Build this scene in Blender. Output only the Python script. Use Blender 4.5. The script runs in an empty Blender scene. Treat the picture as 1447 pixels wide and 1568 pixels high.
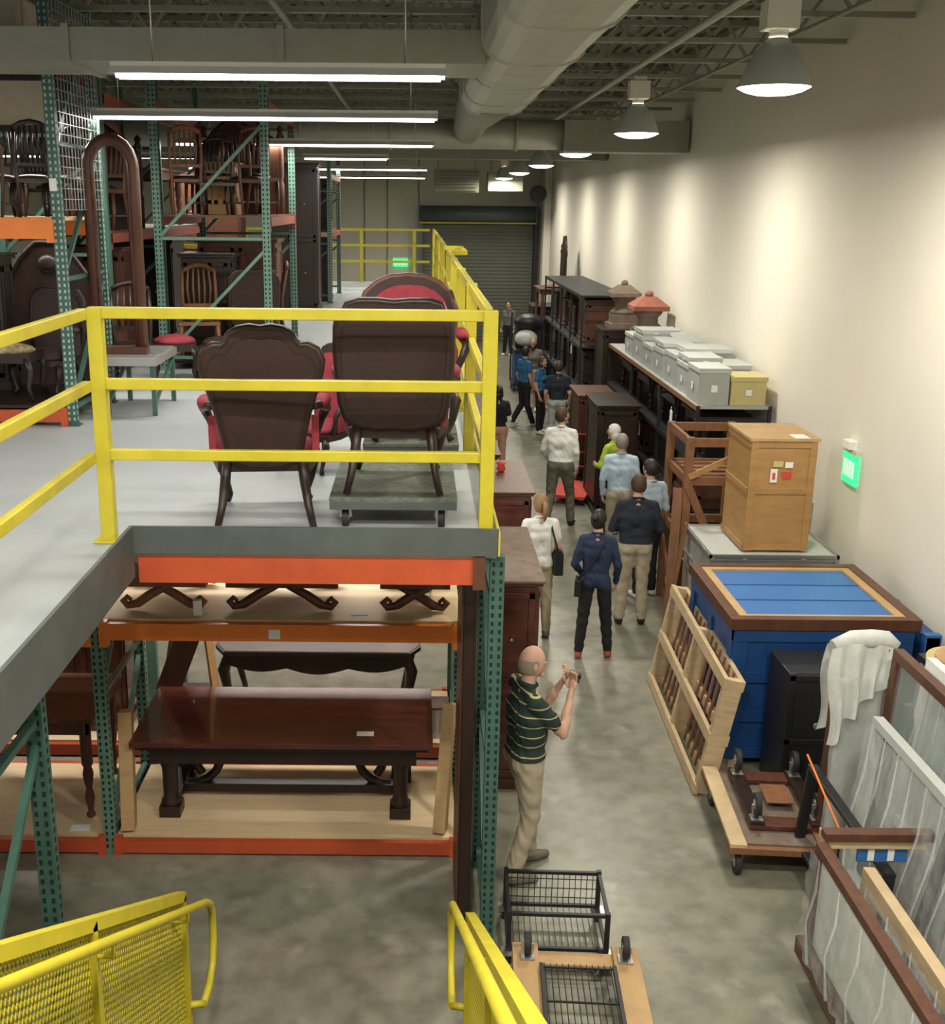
import bpy, bmesh, math, random
import numpy as np
from mathutils import Vector, Matrix
random.seed(7)
sc = bpy.context.scene
R = math.radians
try:
    sc.view_settings.view_transform = 'Standard'
    sc.view_settings.exposure = 0.0
except Exception:
    pass

# ------------------------------------------------------------------ materials
def mat(name, col, rough=.5, metal=0.0, kind=None, scale=6.0, var=.25, bump=0.0,
        alpha=1.0, emis=0.0, col2=None, coat=0.0, stretch=(1, 1, 1), alpha2=None):
    m = bpy.data.materials.new(name)
    m.use_nodes = True
    nt = m.node_tree
    N, L = nt.nodes, nt.links
    p = N['Principled BSDF']
    c = (col[0], col[1], col[2], 1)
    p.inputs['Base Color'].default_value = c
    p.inputs['Roughness'].default_value = rough
    p.inputs['Metallic'].default_value = metal
    p.inputs['Alpha'].default_value = alpha
    if coat:
        p.inputs['Coat Weight'].default_value = coat
    if emis:
        p.inputs['Emission Color'].default_value = c
        p.inputs['Emission Strength'].default_value = emis
    if kind:
        tc = N.new('ShaderNodeTexCoord')
        mp = N.new('ShaderNodeMapping')
        mp.inputs['Scale'].default_value = stretch
        L.new(tc.outputs['Object'], mp.inputs['Vector'])
        d = col2 if col2 else tuple(x * (1 - var) for x in col)
        mix = N.new('ShaderNodeMix'); mix.data_type = 'RGBA'
        mix.inputs[6].default_value = c
        mix.inputs[7].default_value = (d[0], d[1], d[2], 1)
        if kind in ('noise', 'wood', 'concrete'):
            n = N.new('ShaderNodeTexNoise')
            n.inputs['Scale'].default_value = scale
            n.inputs['Detail'].default_value = 8 if kind == 'concrete' else 4
            n.inputs['Roughness'].default_value = .65
            L.new(mp.outputs[0], n.inputs['Vector'])
            rmp = N.new('ShaderNodeValToRGB')
            rmp.color_ramp.elements[0].position = .35
            rmp.color_ramp.elements[1].position = .68
            L.new(n.outputs['Fac'], rmp.inputs[0])
            L.new(rmp.outputs[0], mix.inputs[0])
            if alpha2 is not None:
                mr = N.new('ShaderNodeMapRange')
                mr.inputs['To Min'].default_value = alpha
                mr.inputs['To Max'].default_value = alpha2
                L.new(rmp.outputs[0], mr.inputs['Value'])
                L.new(mr.outputs[0], p.inputs['Alpha'])
            if kind == 'concrete':
                n2 = N.new('ShaderNodeTexNoise')
                n2.inputs['Scale'].default_value = scale * 9
                n2.inputs['Detail'].default_value = 6
                L.new(mp.outputs[0], n2.inputs['Vector'])
                r2 = N.new('ShaderNodeValToRGB')
                r2.color_ramp.elements[0].position = .32; r2.color_ramp.elements[0].color = (.62, .62, .60, 1)
                r2.color_ramp.elements[1].position = .60; r2.color_ramp.elements[1].color = (1, 1, 1, 1)
                L.new(n2.outputs['Fac'], r2.inputs[0])
                mix2 = N.new('ShaderNodeMix'); mix2.data_type = 'RGBA'
                mix2.blend_type = 'MULTIPLY'
                mix2.inputs[0].default_value = .8
                L.new(mix.outputs[2], mix2.inputs[6])
                L.new(r2.outputs[0], mix2.inputs[7])
                n3 = N.new('ShaderNodeTexNoise'); n3.inputs['Scale'].default_value = scale * 4.2; n3.inputs['Detail'].default_value = 10
                L.new(mp.outputs[0], n3.inputs['Vector'])
                r3 = N.new('ShaderNodeValToRGB'); r3.color_ramp.elements[0].position = .60; r3.color_ramp.elements[1].position = .70
                L.new(n3.outputs['Fac'], r3.inputs[0])
                m3 = N.new('ShaderNodeMath'); m3.operation = 'MULTIPLY'; m3.inputs[1].default_value = .40
                L.new(r3.outputs[0], m3.inputs[0])
                mix3 = N.new('ShaderNodeMix'); mix3.data_type = 'RGBA'
                mix3.inputs[7].default_value = (.46, .44, .38, 1)
                L.new(m3.outputs[0], mix3.inputs[0]); L.new(mix2.outputs[2], mix3.inputs[6])
                L.new(mix3.outputs[2], p.inputs['Base Color'])
            else:
                L.new(mix.outputs[2], p.inputs['Base Color'])
            if bump:
                bp = N.new('ShaderNodeBump')
                bp.inputs['Strength'].default_value = bump
                bp.inputs['Distance'].default_value = .02
                L.new(n.outputs['Fac'], bp.inputs['Height'])
                L.new(bp.outputs[0], p.inputs['Normal'])
        elif kind == 'stripe':
            sp = N.new('ShaderNodeSeparateXYZ')
            L.new(tc.outputs['Object'], sp.inputs[0])
            mu = N.new('ShaderNodeMath'); mu.operation = 'MULTIPLY'; mu.inputs[1].default_value = scale
            L.new(sp.outputs['Z'], mu.inputs[0])
            fr = N.new('ShaderNodeMath'); fr.operation = 'FRACT'
            L.new(mu.outputs[0], fr.inputs[0])
            gt = N.new('ShaderNodeMath'); gt.operation = 'GREATER_THAN'; gt.inputs[1].default_value = var
            L.new(fr.outputs[0], gt.inputs[0])
            L.new(gt.outputs[0], mix.inputs[0])
            L.new(mix.outputs[2], p.inputs['Base Color'])
    return m

M = {}
M['floor'] = mat('concrete_floor', (.29, .28, .225), .33, kind='concrete', scale=.6, col2=(.185, .18, .135))
M['deck'] = mat('deck_floor', (.41, .435, .44), .5, kind='noise', scale=.8, var=.14)
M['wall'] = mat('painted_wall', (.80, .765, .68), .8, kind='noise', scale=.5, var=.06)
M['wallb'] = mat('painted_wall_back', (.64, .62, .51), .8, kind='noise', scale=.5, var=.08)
M['ceil'] = mat('ceiling_deck', (.18, .18, .135), .8, kind='noise', scale=1, var=.2)
M['joist'] = mat('joist_steel', (.25, .25, .195), .6)
M['duct'] = mat('duct_metal', (.42, .42, .35), .5, metal=.2, kind='noise', scale=3, var=.14)
M['duct2'] = mat('duct_metal_dark', (.27, .27, .215), .5, metal=.2, kind='noise', scale=3, var=.14)
M['green'] = mat('rack_green', (.050, .125, .100), .45, kind='noise', scale=7, var=.25)
M['green2'] = mat('rack_green_light', (.125, .245, .19), .45, kind='noise', scale=7, var=.2)
M['hole'] = mat('hole_dark', (.008, .012, .01), .8)
M['holeL'] = mat('hole_light', (.40, .48, .44), .8)
M['orange'] = mat('beam_orange', (.84, .22, .03), .4, kind='noise', scale=4, var=.12)
M['red'] = mat('beam_redorange', (.52, .085, .03), .45, kind='noise', scale=4, var=.2)
M['redd'] = mat('beam_red_dark', (.28, .06, .035), .5, kind='noise', scale=4, var=.2)
M['yellow'] = mat('safety_yellow', (.58, .49, .03), .42, kind='noise', scale=5, var=.16)
M['kick'] = mat('kick_plate', (.095, .108, .105), .5, kind='noise', scale=3, var=.25)
M['ply'] = mat('plywood', (.72, .54, .32), .7, kind='wood', scale=5, var=.12, stretch=(.5, 4, 1))
M['pine'] = mat('pine', (.60, .45, .27), .65, kind='wood', scale=5, var=.25, stretch=(1, 1, 5))
M['mahog'] = mat('mahogany', (.10, .026, .018), .22, kind='wood', scale=4, var=.55, stretch=(.6, 5, 3), coat=.4)
M['dark'] = mat('dark_wood', (.028, .014, .010), .4, kind='wood', scale=5, var=.4, stretch=(3, 3, .6))
M['brown'] = mat('brown_wood', (.12, .044, .024), .45, kind='wood', scale=5, var=.4, stretch=(3, 3, .6))
M['tan'] = mat('tan_crate', (.43, .24, .085), .6, kind='wood', scale=4, var=.2, stretch=(1, 1, 4))
M['tan2'] = mat('light_wood', (.50, .32, .15), .6, kind='wood', scale=4, var=.2, stretch=(1, 1, 4))
M['rust'] = mat('timber_rust', (.25, .11, .05), .6, kind='wood', scale=4, var=.3, stretch=(3, 3, 1))
M['redup'] = mat('red_upholstery', (.33, .035, .055), .8, kind='noise', scale=20, var=.3)
M['leather'] = mat('brown_leather', (.036, .014, .012), .6, kind='noise', scale=25, var=.35)
M['cream'] = mat('cream_fabric', (.55, .48, .36), .9, kind='noise', scale=12, var=.15)
M['floral'] = mat('floral_fabric', (.50, .42, .24), .9, kind='noise', scale=22, col2=(.12, .10, .06))
M['blue'] = mat('blue_paint', (.012, .070, .25), .45, kind='noise', scale=4, var=.25)
M['bluel'] = mat('blue_lid', (.035, .15, .43), .5, kind='noise', scale=4, var=.12)
M['black'] = mat('black_plastic', (.012, .013, .018), .45)
M['rubber'] = mat('rubber', (.02, .02, .02), .7)
M['steel'] = mat('steel', (.45, .45, .44), .35, metal=.8)
M['wire'] = mat('wire_dark', (.03, .03, .035), .4, metal=.5)
M['grey'] = mat('grey_box', (.40, .42, .41), .6, kind='noise', scale=6, var=.12)
M['greyl'] = mat('grey_lid', (.50, .53, .52), .6, kind='noise', scale=6, var=.08)
M['metalbox'] = mat('metal_case', (.46, .48, .45), .4, metal=.3, kind='noise', scale=6, var=.2)
M['card'] = mat('cardboard', (.56, .48, .22), .8, kind='noise', scale=6, var=.1)
M['white'] = mat('white_paper', (.8, .8, .78), .8)
M['redlab'] = mat('red_label', (.6, .06, .04), .7)
M['cloth'] = mat('white_cloth', (.66, .68, .66), .9, kind='noise', scale=6, var=.2, bump=.4)
M['plastic'] = mat('plastic_wrap', (.80, .85, .85), .16, alpha=.12, alpha2=.42, kind='noise', scale=3.5, var=.04, bump=.5, stretch=(1, 2.2, .35))
M['glass'] = mat('panel_glass', (.55, .62, .60), .08, alpha=.28)
M['carpet'] = mat('dolly_carpet', (.09, .11, .08), .95, kind='noise', scale=26, col2=(.18, .19, .155))
M['doorm'] = mat('roll_door', (.13, .14, .11), .55, kind='noise', scale=2, var=.12)
M['hous'] = mat('door_housing', (.09, .12, .12), .45)
M['tube'] = mat('lamp_tube', (1, .98, .93), .5, emis=14)
M['lampd'] = mat('lamp_lens', (1, .97, .86), .5, emis=16)
M['shade'] = mat('lamp_reflector', (.46, .49, .47), .35, metal=.1)
M['ballast'] = mat('lamp_ballast', (.66, .64, .56), .6)
M['exitg'] = mat('exit_green', (.03, .75, .22), .5, emis=1.6)
M['exitw'] = mat('exit_white', (.75, .85, .75), .5, emis=.5)
M['terra'] = mat('terracotta', (.36, .13, .09), .8, kind='noise', scale=8, var=.3)
M['stone'] = mat('stone_brown', (.20, .15, .12), .9, kind='noise', scale=8, var=.3)
M['ttop'] = mat('table_top_worn', (.24, .17, .15), .5, kind='wood', scale=4, var=.3, stretch=(.6, 4, 1))
M['orange_s'] = mat('orange_strap', (.9, .2, .03), .6)

# ------------------------------------------------------------------ builder
class B:
    def __init__(s):
        s.bm = bmesh.new(); s.mats = []; s.T = Matrix.Identity(4)
    def mi(s, m):
        if isinstance(m, str): m = M[m]
        if m not in s.mats: s.mats.append(m)
        return s.mats.index(m)
    def add(s, vs, fs, m, smooth=False):
        k = s.mi(m)
        bv = [s.bm.verts.new(s.T @ Vector(v)) for v in vs]
        for i, f in enumerate(fs):
            try:
                fc = s.bm.faces.new([bv[j] for j in f])
            except ValueError:
                continue
            fc.material_index = k
            fc.smooth = smooth if not isinstance(smooth, list) else smooth[i]
    def box(s, c, sz, m, rot=None):
        c = Vector(c); h = Vector(sz) / 2
        vs = []
        for x in (-1, 1):
            for y in (-1, 1):
                for z in (-1, 1):
                    v = Vector((x * h.x, y * h.y, z * h.z))
                    if rot is not None: v = rot @ v
                    vs.append(c + v)
        s.add(vs, [(0, 1, 3, 2), (4, 6, 7, 5), (0, 4, 5, 1), (2, 3, 7, 6), (0, 2, 6, 4), (1, 5, 7, 3)], m)
    def bx(s, x0, x1, y0, y1, z0, z1, m):
        s.box(((x0 + x1) / 2, (y0 + y1) / 2, (z0 + z1) / 2), (abs(x1 - x0), abs(y1 - y0), abs(z1 - z0)), m)
    def bar(s, p0, p1, w, h, m):
        p0, p1 = Vector(p0), Vector(p1)
        d = p1 - p0; L = d.length
        if L < 1e-6: return
        d.normalize()
        up = Vector((0, 0, 1)) if abs(d.z) < .98 else Vector((0, 1, 0))
        sd = d.cross(up).normalized(); u = sd.cross(d)
        vs = []
        for p in (p0, p1):
            for a, b_ in ((-1, -1), (1, -1), (1, 1), (-1, 1)):
                vs.append(p + sd * a * w / 2 + u * b_ * h / 2)
        s.add(vs, [(0, 1, 2, 3), (7, 6, 5, 4), (0, 4, 5, 1), (1, 5, 6, 2), (2, 6, 7, 3), (3, 7, 4, 0)], m)
    def tube(s, pts, r, m, n=8, closed=False):
        pts = [Vector(p) for p in pts]
        k = len(pts)
        rs = r if isinstance(r, (list, tuple)) else [r] * k
        tang = []
        for i in range(k):
            if closed:
                t = pts[(i + 1) % k] - pts[i - 1]
            else:
                t = pts[min(i + 1, k - 1)] - pts[max(i - 1, 0)]
            tang.append(t.normalized() if t.length > 1e-9 else Vector((0, 0, 1)))
        t0 = tang[0]
        a = Vector((0, 0, 1)) if abs(t0.z) < .9 else Vector((1, 0, 0))
        nrm = t0.cross(a).normalized()
        vs = []
        for i in range(k):
            t = tang[i]
            nrm = (nrm - t * nrm.dot(t))
            if nrm.length < 1e-6: nrm = t.orthogonal()
            nrm.normalize()
            b_ = t.cross(nrm)
            for j in range(n):
                an = 2 * math.pi * j / n + (math.pi / 4 if n == 4 else 0)
                vs.append(pts[i] + (nrm * math.cos(an) + b_ * math.sin(an)) * rs[i])
        fs = []; sm = []
        rng = k if closed else k - 1
        for i in range(rng):
            i2 = (i + 1) % k
            for j in range(n):
                j2 = (j + 1) % n
                fs.append((i * n + j, i * n + j2, i2 * n + j2, i2 * n + j)); sm.append(n > 4)
        if not closed:
            fs.append(tuple(range(n - 1, -1, -1))); sm.append(False)
            fs.append(tuple((k - 1) * n + j for j in range(n))); sm.append(False)
        s.add(vs, fs, m, sm)
    def cyl(s, p0, p1, r, m, n=16, r2=None):
        s.tube([p0, p1], [r, r if r2 is None else r2], m, n)
    def lathe(s, prof, o, m, n=16):
        o = Vector(o); vs = []
        for r, z in prof:
            for j in range(n):
                a = 2 * math.pi * j / n
                vs.append(o + Vector((r * math.cos(a), r * math.sin(a), z)))
        fs = []; k = len(prof)
        for i in range(k - 1):
            for j in range(n):
                j2 = (j + 1) % n
                fs.append((i * n + j, i * n + j2, (i + 1) * n + j2, (i + 1) * n + j))
        sm = [True] * len(fs)
        fs += [tuple(range(n - 1, -1, -1)), tuple((k - 1) * n + j for j in range(n))]
        sm += [False, False]
        s.add(vs, fs, m, sm)
    def extr(s, out, y0, y1, m, axis='y'):
        def P(a, b_, t):
            return {'y': (a, t, b_), 'x': (t, a, b_), 'z': (a, b_, t)}[axis]
        n = len(out)
        vs = [P(a, b_, y0) for a, b_ in out] + [P(a, b_, y1) for a, b_ in out]
        fs = [tuple(range(n - 1, -1, -1)), tuple(range(n, 2 * n))]
        fs += [(i, (i + 1) % n, n + (i + 1) % n, n + i) for i in range(n)]
        s.add(vs, fs, m)
    def ell(s, c, rad, m, nu=16, nv=10, rot=None, filt=None, deform=None):
        c = Vector(c); vs = []
        for i in range(nv + 1):
            ph = math.pi * i / nv
            for j in range(nu):
                th = 2 * math.pi * j / nu
                v = Vector((math.sin(ph) * math.cos(th) * rad[0], math.sin(ph) * math.sin(th) * rad[1], math.cos(ph) * rad[2]))
                if deform: v = deform(v)
                vs.append(v)
        fs = []
        for i in range(nv):
            for j in range(nu):
                j2 = (j + 1) % nu
                f = (i * nu + j, (i + 1) * nu + j, (i + 1) * nu + j2, i * nu + j2)
                if filt:
                    ce = sum((vs[q] for q in f), Vector()) / 4
                    if not filt(ce): continue
                fs.append(f)
        if rot is not None: vs = [rot @ v for v in vs]
        s.add([c + v for v in vs], fs, m, True)
    def fin(s, name, loc=(0, 0, 0), rz=0, bevel=0):
        bmesh.ops.recalc_face_normals(s.bm, faces=s.bm.faces)
        me = bpy.data.meshes.new(name)
        s.bm.to_mesh(me); s.bm.free()
        for m in s.mats: me.materials.append(m)
        ob = bpy.data.objects.new(name, me)
        ob.location = loc; ob.rotation_euler = (0, 0, R(rz))
        sc.collection.objects.link(ob)
        if bevel:
            md = ob.modifiers.new('bevel', 'BEVEL')
            md.width = bevel; md.segments = 2; md.limit_method = 'ANGLE'; md.angle_limit = R(50)
        return ob

# ------------------------------------------------------------------ room shell
DZ = 2.78            # mezzanine deck level
b = B(); b.bx(-13, 4.5, -3, 40, -.1, 0, 'floor'); b.fin('floor')
b = B(); b.bx(4.5, 4.7, -3, 40.2, -.1, 7.2, 'wall'); b.fin('wall_right')
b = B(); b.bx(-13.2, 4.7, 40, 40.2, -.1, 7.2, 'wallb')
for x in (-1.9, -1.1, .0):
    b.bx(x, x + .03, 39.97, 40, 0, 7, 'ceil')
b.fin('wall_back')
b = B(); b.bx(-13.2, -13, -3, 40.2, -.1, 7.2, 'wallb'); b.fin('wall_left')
b = B(); b.bx(-13.2, 4.7, -3, 40.2, 7.1, 7.2, 'ceil')
for i in range(0, 87):
    x = -12.9 + i * .2
    b.bx(x, x + .07, -2.9, 39.9, 7.06, 7.1, 'ceil')
b.fin('ceiling')
b = B(); b.bx(4.25, 4.49, 38.6, 39.3, 0, 7.05, 'wall'); b.fin('trim_1')

def joist(y):
    b = B()
    b.bx(-12.95, 4.46, y - .05, y + .05, 6.98, 7.05, 'joist')
    b.bx(-12.95, 4.46, y - .035, y + .035, 6.33, 6.38, 'joist')
    x = -12.9; st = .42; up = False
    while x + st < 4.45:
        z0, z1 = (6.98, 6.38) if up else (6.38, 6.98)
        b.bar((x, y, z0), (x + st, y, z1), .03, .03, 'joist')
        x += st; up = not up
    b.fin('bar_joist')
y = 4.2
while y < 39.5:
    joist(y); y += 1.65
b = B(); b.cyl((2.5, 2, 6.22), (2.5, 39.8, 6.22), .035, 'duct', 10)
for yy in range(5, 39, 3): b.bar((2.5, yy, 6.22), (2.5, yy, 6.33), .02, .02, 'joist')
b.fin('sprinkler_pipe')
b = B(); b.cyl((3.6, 2, 6.27), (3.6, 39.8, 6.27), .022, 'joist', 8); b.fin('conduit_pipe')
b = B(); b.cyl((-1.2, 2, 6.25), (-1.2, 39.8, 6.25), .03, 'joist', 8); b.fin('conduit_pipe')

# ducts
b = B()
out = []
for k in range(20):
    a = 2 * math.pi * k / 20
    out.append((.80 + .37 * math.copysign(abs(math.cos(a)) ** .6, math.cos(a)), 5.92 + .32 * math.copysign(abs(math.sin(a)) ** .6, math.sin(a))))
b.extr(out, 3.0, 12.6, 'duct')
for yy in (5, 6.6, 8.2, 9.8, 11.4, 12.4):
    o3 = [((x - .8) * 1.04 + .8, (z - 5.92) * 1.04 + 5.92) for x, z in out]
    b.extr(o3, yy, yy + .05, 'duct')
b.tube([(.8, 12.3, 5.92), (.8, 14.5, 5.95), (.8, 17.0, 5.98), (.8, 19.4, 5.9)], [.36, .33, .28, .24], 'duct2', 16)
b.fin('air_duct')
b = B()
b.bx(-7, .46, 8.3, 9.2, 5.62, 5.84, 'duct2')
for x in (-5.5, -4, -2.5, -1): b.bx(x, x + .05, 8.28, 9.22, 5.60, 5.86, 'duct2')
b.fin('air_duct')
b = B()
b.cyl((-6, 19.5, 5.83), (2.4, 19.5, 5.83), .24, 'duct', 20)
for x in (-5, -3.5, -2, -.5, 1.6): b.cyl((x, 19.5, 5.83), (x + .05, 19.5, 5.83), .26, 'duct', 20)
b.bx(2.4, 4.46, 19.2, 19.8, 5.55, 6.05, 'duct2')
b.fin('air_duct')
b = B()
b.bx(-9, 4.46, 27.4, 27.9, 5.75, 6.17, 'joist'); b.fin('ceiling_beam')

# rolling door
b = B()
b.bx(.15, 4.05, 39.90, 39.96, 0, 4.2, 'doorm')
for i in range(34):
    z = .06 + i * .122
    b.bx(.18, 4.02, 39.87, 39.91, z, z + .095, 'doorm')
b.cyl((.05, 39.6, 4.42), (4.12, 39.6, 4.42), .28, 'hous', 20)
b.bx(.0, .16, 39.5, 39.97, 0, 4.7, 'hous'); b.bx(4.04, 4.18, 39.5, 39.97, 0, 4.7, 'black')
b.bx(.05, 4.12, 39.45, 39.5, 4.10, 4.15, 'yellow')
b.fin('door_1')
b = B(); b.bx(-.26, .26, -.04, .04, 0, .28, 'exitg'); b.bx(-.28, .28, -.03, .05, .28, .34, 'white')
for k in range(4): b.bx(-.2 + k * .11, -.13 + k * .11, -.05, -.038, .06, .22, 'exitw')
b.fin('exit_sign', (-.62, 39.93, 2.6))
b = B()
b.bx(.5, 1.9, 36.2, 37.2, 5.1, 5.8, 'duct2')
for k in range(6): b.bx(.55, 1.85, 36.15, 36.2, 5.15 + k * .1, 5.2 + k * .1, 'joist')
b.bx(2.2, 3.3, 36.4, 37.2, 5.15, 5.75, 'duct2')
for x in (.6, 1.8, 2.3, 3.2): b.cyl((x, 36.7, 5.75), (x, 36.7, 7.06), .015, 'steel', 6)
b.fin('unit_heater')
b = B(); b.cyl((0, 0, 0), (0, -.2, 0), .28, 'wire', 18); b.bx(-.03, .03, -.05, 0, -1.0, 0, 'wire'); b.fin('wall_fan', (4.0, 38.5, 5.1))

# ------------------------------------------------------------------ lamps
def highbay(x, y, zr, e=150):
    b = B()
    prof = [(.27, 0), (.265, .02), (.235, .10), (.20, .18), (.16, .25), (.10, .31), (.08, .34)]
    inner = [(.075, .33), (.15, .24), (.19, .17), (.225, .095), (.255, .02), (.27, 0)]
    n = 28
    vs = []; pr = prof + inner
    for r, z in pr:
        for j in range(n):
            a = 2 * math.pi * j / n
            vs.append((r * math.cos(a), r * math.sin(a), z))
    fs = [(i * n + j, i * n + (j + 1) % n, (i + 1) * n + (j + 1) % n, (i + 1) * n + j) for i in range(len(pr) - 1) for j in range(n)]
    b.add(vs, fs, 'shade', True)
    b.lathe([(.05, -.055), (.14, -.047), (.21, -.028), (.265, .0), (.26, .02)], (0, 0, 0), 'lampd', 28)
    b.tube([(0, 0, .33), (0, 0, .40)], .07, 'ballast', 14)
    b.box((0, 0, .50), (.24, .2, .20), 'ballast')
    b.box((0, 0, .62), (.16, .14, .06), 'ballast')
    b.cyl((0, 0, .64), (0, 0, 6.33 - zr), .012, 'steel', 6)
    b.fin('high_bay_lamp', (x, y, zr), bevel=0)
    l = bpy.data.lights.new('high_bay_light', 'AREA'); l.shape = 'DISK'; l.size = .45
    l.energy = e; l.color = (1, .93, .77)
    o = bpy.data.objects.new('high_bay_light', l); o.location = (x, y, zr - .065); sc.collection.objects.link(o)
for k in range(6): highbay(2.65, 8.8 + 5.4 * k, 5.53, 118)
highbay(2.65, 3.4, 5.53, 130); highbay(-.4, 1.2, 6.0, 190)  # unseen extra bays near the camera, added to brighten floor and rack fronts

def strip(x0, x1, y, z, e=None, hang=True):
    b = B()
    L = x1 - x0
    b.box((0, 0, .05), (L, .12, .05), 'ballast')
    b.extr([(-.13, .0), (-.06, .05), (.06, .05), (.13, .0), (.12, .0), (.05, .04), (-.05, .04), (-.12, .0)], -L / 2, L / 2, 'white', axis='x')
    for dy in (-.04, .04): b.cyl((-L / 2 + .03, dy, .0), (L / 2 - .03, dy, .0), .019, 'tube', 8)
    if hang:
        for xx in (-L / 2 + .25, L / 2 - .25): b.cyl((xx, 0, .07), (xx, 0, 6.33 - z), .006, 'steel', 5)
    b.fin('fluorescent_light', ((x0 + x1) / 2, y, z))
    l = bpy.data.lights.new('fluorescent_glow', 'AREA'); l.shape = 'RECTANGLE'; l.size = L; l.size_y = .16
    l.energy = (e if e is not None else 22 * L); l.color = (1, .97, .89)
    o = bpy.data.objects.new('fluorescent_glow', l); o.location = ((x0 + x1) / 2, y, z - .03); sc.collection.objects.link(o)
strip(-1.9, .16, 7.3, 5.42); strip(-3.0, .17, 10.7, 5.42); strip(-6.6, -3.3, 10.7, 5.42)
strip(-3.2, .2, 15.2, 5.42); strip(-1.9, -.5, 19.0, 5.40); strip(-7, -3, 19, 5.4)
strip(-5, .2, 25, 5.42); strip(-5, .2, 32, 5.42, 190); strip(-8, -4, 6.5, 5.42)
strip(-2.2, 1.2, 3.4, 5.7, 140); strip(-6, -3, 2.5, 5.5)  # out-of-view strips overhead, added to light the stair opening and lower racks
strip(-2.2, .2, 8.56, 2.42, 32, False); strip(-4.8, -2.4, 8.56, 2.42, 30, False); strip(-2.2, .2, 11.2, 2.42, 45, False); strip(-4.8, -2.4, 11.2, 2.42, 30, False)  # added strips hidden under the deck, there only to brighten the lower racks

# ------------------------------------------------------------------ mezzanine
b = B()
b.bx(-12.9, .46, 6.0, 29, 2.72, DZ, 'deck')
b.bx(-12.9, -1.62, -3, 6.0, 2.72, DZ, 'deck')
b.bx(-1.62, 1.2, -3, .8, 2.72, DZ, 'deck')
for yy in np.arange(7.4, 29, 1.6): b.bx(-12.9, .40, yy, yy + .08, 2.58, 2.72, 'redd')
b.bx(.40, .46, 7.3, 29, 2.52, 2.72, 'kick')
b.fin('mezzanine_floor')
b = B()
b.bx(-1.62, .47, 5.97, 5.99, 2.74, 2.90, 'kick')
b.bx(-1.62, -1.60, .8, 5.97, 2.74, 2.90, 'kick')
b.bx(-1.66, -1.60, .8, 5.97, 2.60, 2.74, 'kick')
b.bx(.465, .48, 5.97, 29, 2.74, 2.88, 'yellow')
b.fin('kick_plate')
b = B()
b.bx(-1.585, .40, 6.0, 6.03, 2.555, 2.72, 'red')
b.bx(.33, .40, 5.985, 5.999, 2.53, 2.735, 'brown')
b.fin('deck_front_beam')

def railing(name, segs, zs, posts, z0=DZ, w=.05):
    b = B()
    for p0, p1 in segs:
        for z in zs:
            b.bar((p0[0], p0[1], z), (p1[0], p1[1], z), .045, .062, 'yellow')
    for x, y in posts:
        b.bx(x - .04, x + .04, y - .04, y + .04, z0, zs[0] + .03, 'yellow')
        b.bx(x - .08, x + .08, y - .07, y + .07, z0, z0 + .015, 'yellow')
    return b.fin(name, bevel=.006)
ZS = [4.08, 3.69, 3.29]
railing('yellow_guard_railing', [((-1.76, 6.08), (.40, 6.08))], ZS, [(-1.76, 6.08), (.40, 6.08)])
railing('yellow_guard_railing', [((-1.80, 5.98), (-1.82, -1.5))], ZS, [(-1.82, 4.0), (-1.82, 1.5), (-1.82, -1.0)])
railing('yellow_guard_railing', [((.40, 6.25), (.40, 14.6))], ZS, [(.40, 8.3), (.40, 10.4), (.40, 12.5), (.40, 14.6)])
railing('yellow_guard_railing', [((.40, 16.4), (.40, 28.8)), ((.40, 16.4), (.62, 16.4)), ((.62, 16.4), (.62, 14.7)), ((.62, 14.7), (.40, 14.7))], ZS,
        [(.40, 18.5), (.40, 20.6), (.40, 22.8), (.40, 25), (.40, 27), (.40, 28.8)])
railing('yellow_guard_railing', [((-4.5, 28.92), (.30, 28.92))], ZS, [(-4.4, 28.92), (-3, 28.92), (-1.45, 28.92), (-.1, 28.92)])
railing('yellow_guard_railing', [((-4.75, 18.4), (-3.2, 18.4))], [4.0, 3.65, 3.3], [(-4.7, 18.4), (-3.3, 18.4)])

# stairs and stair rails
b = B()
n = 14
for i in range(n):
    z = DZ - (i + 1) * (DZ / (n + 1))
    y0 = .8 + i * (4.25 / n)
    b.bx(-1.12, .22, y0, y0 + .31, z - .04, z, 'kick')
for x in (-1.145, .245):
    b.bar((x, .75, 2.60), (x, 4.98, .10), .03, .22, 'yellow')
b.fin('metal_stairs')

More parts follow.
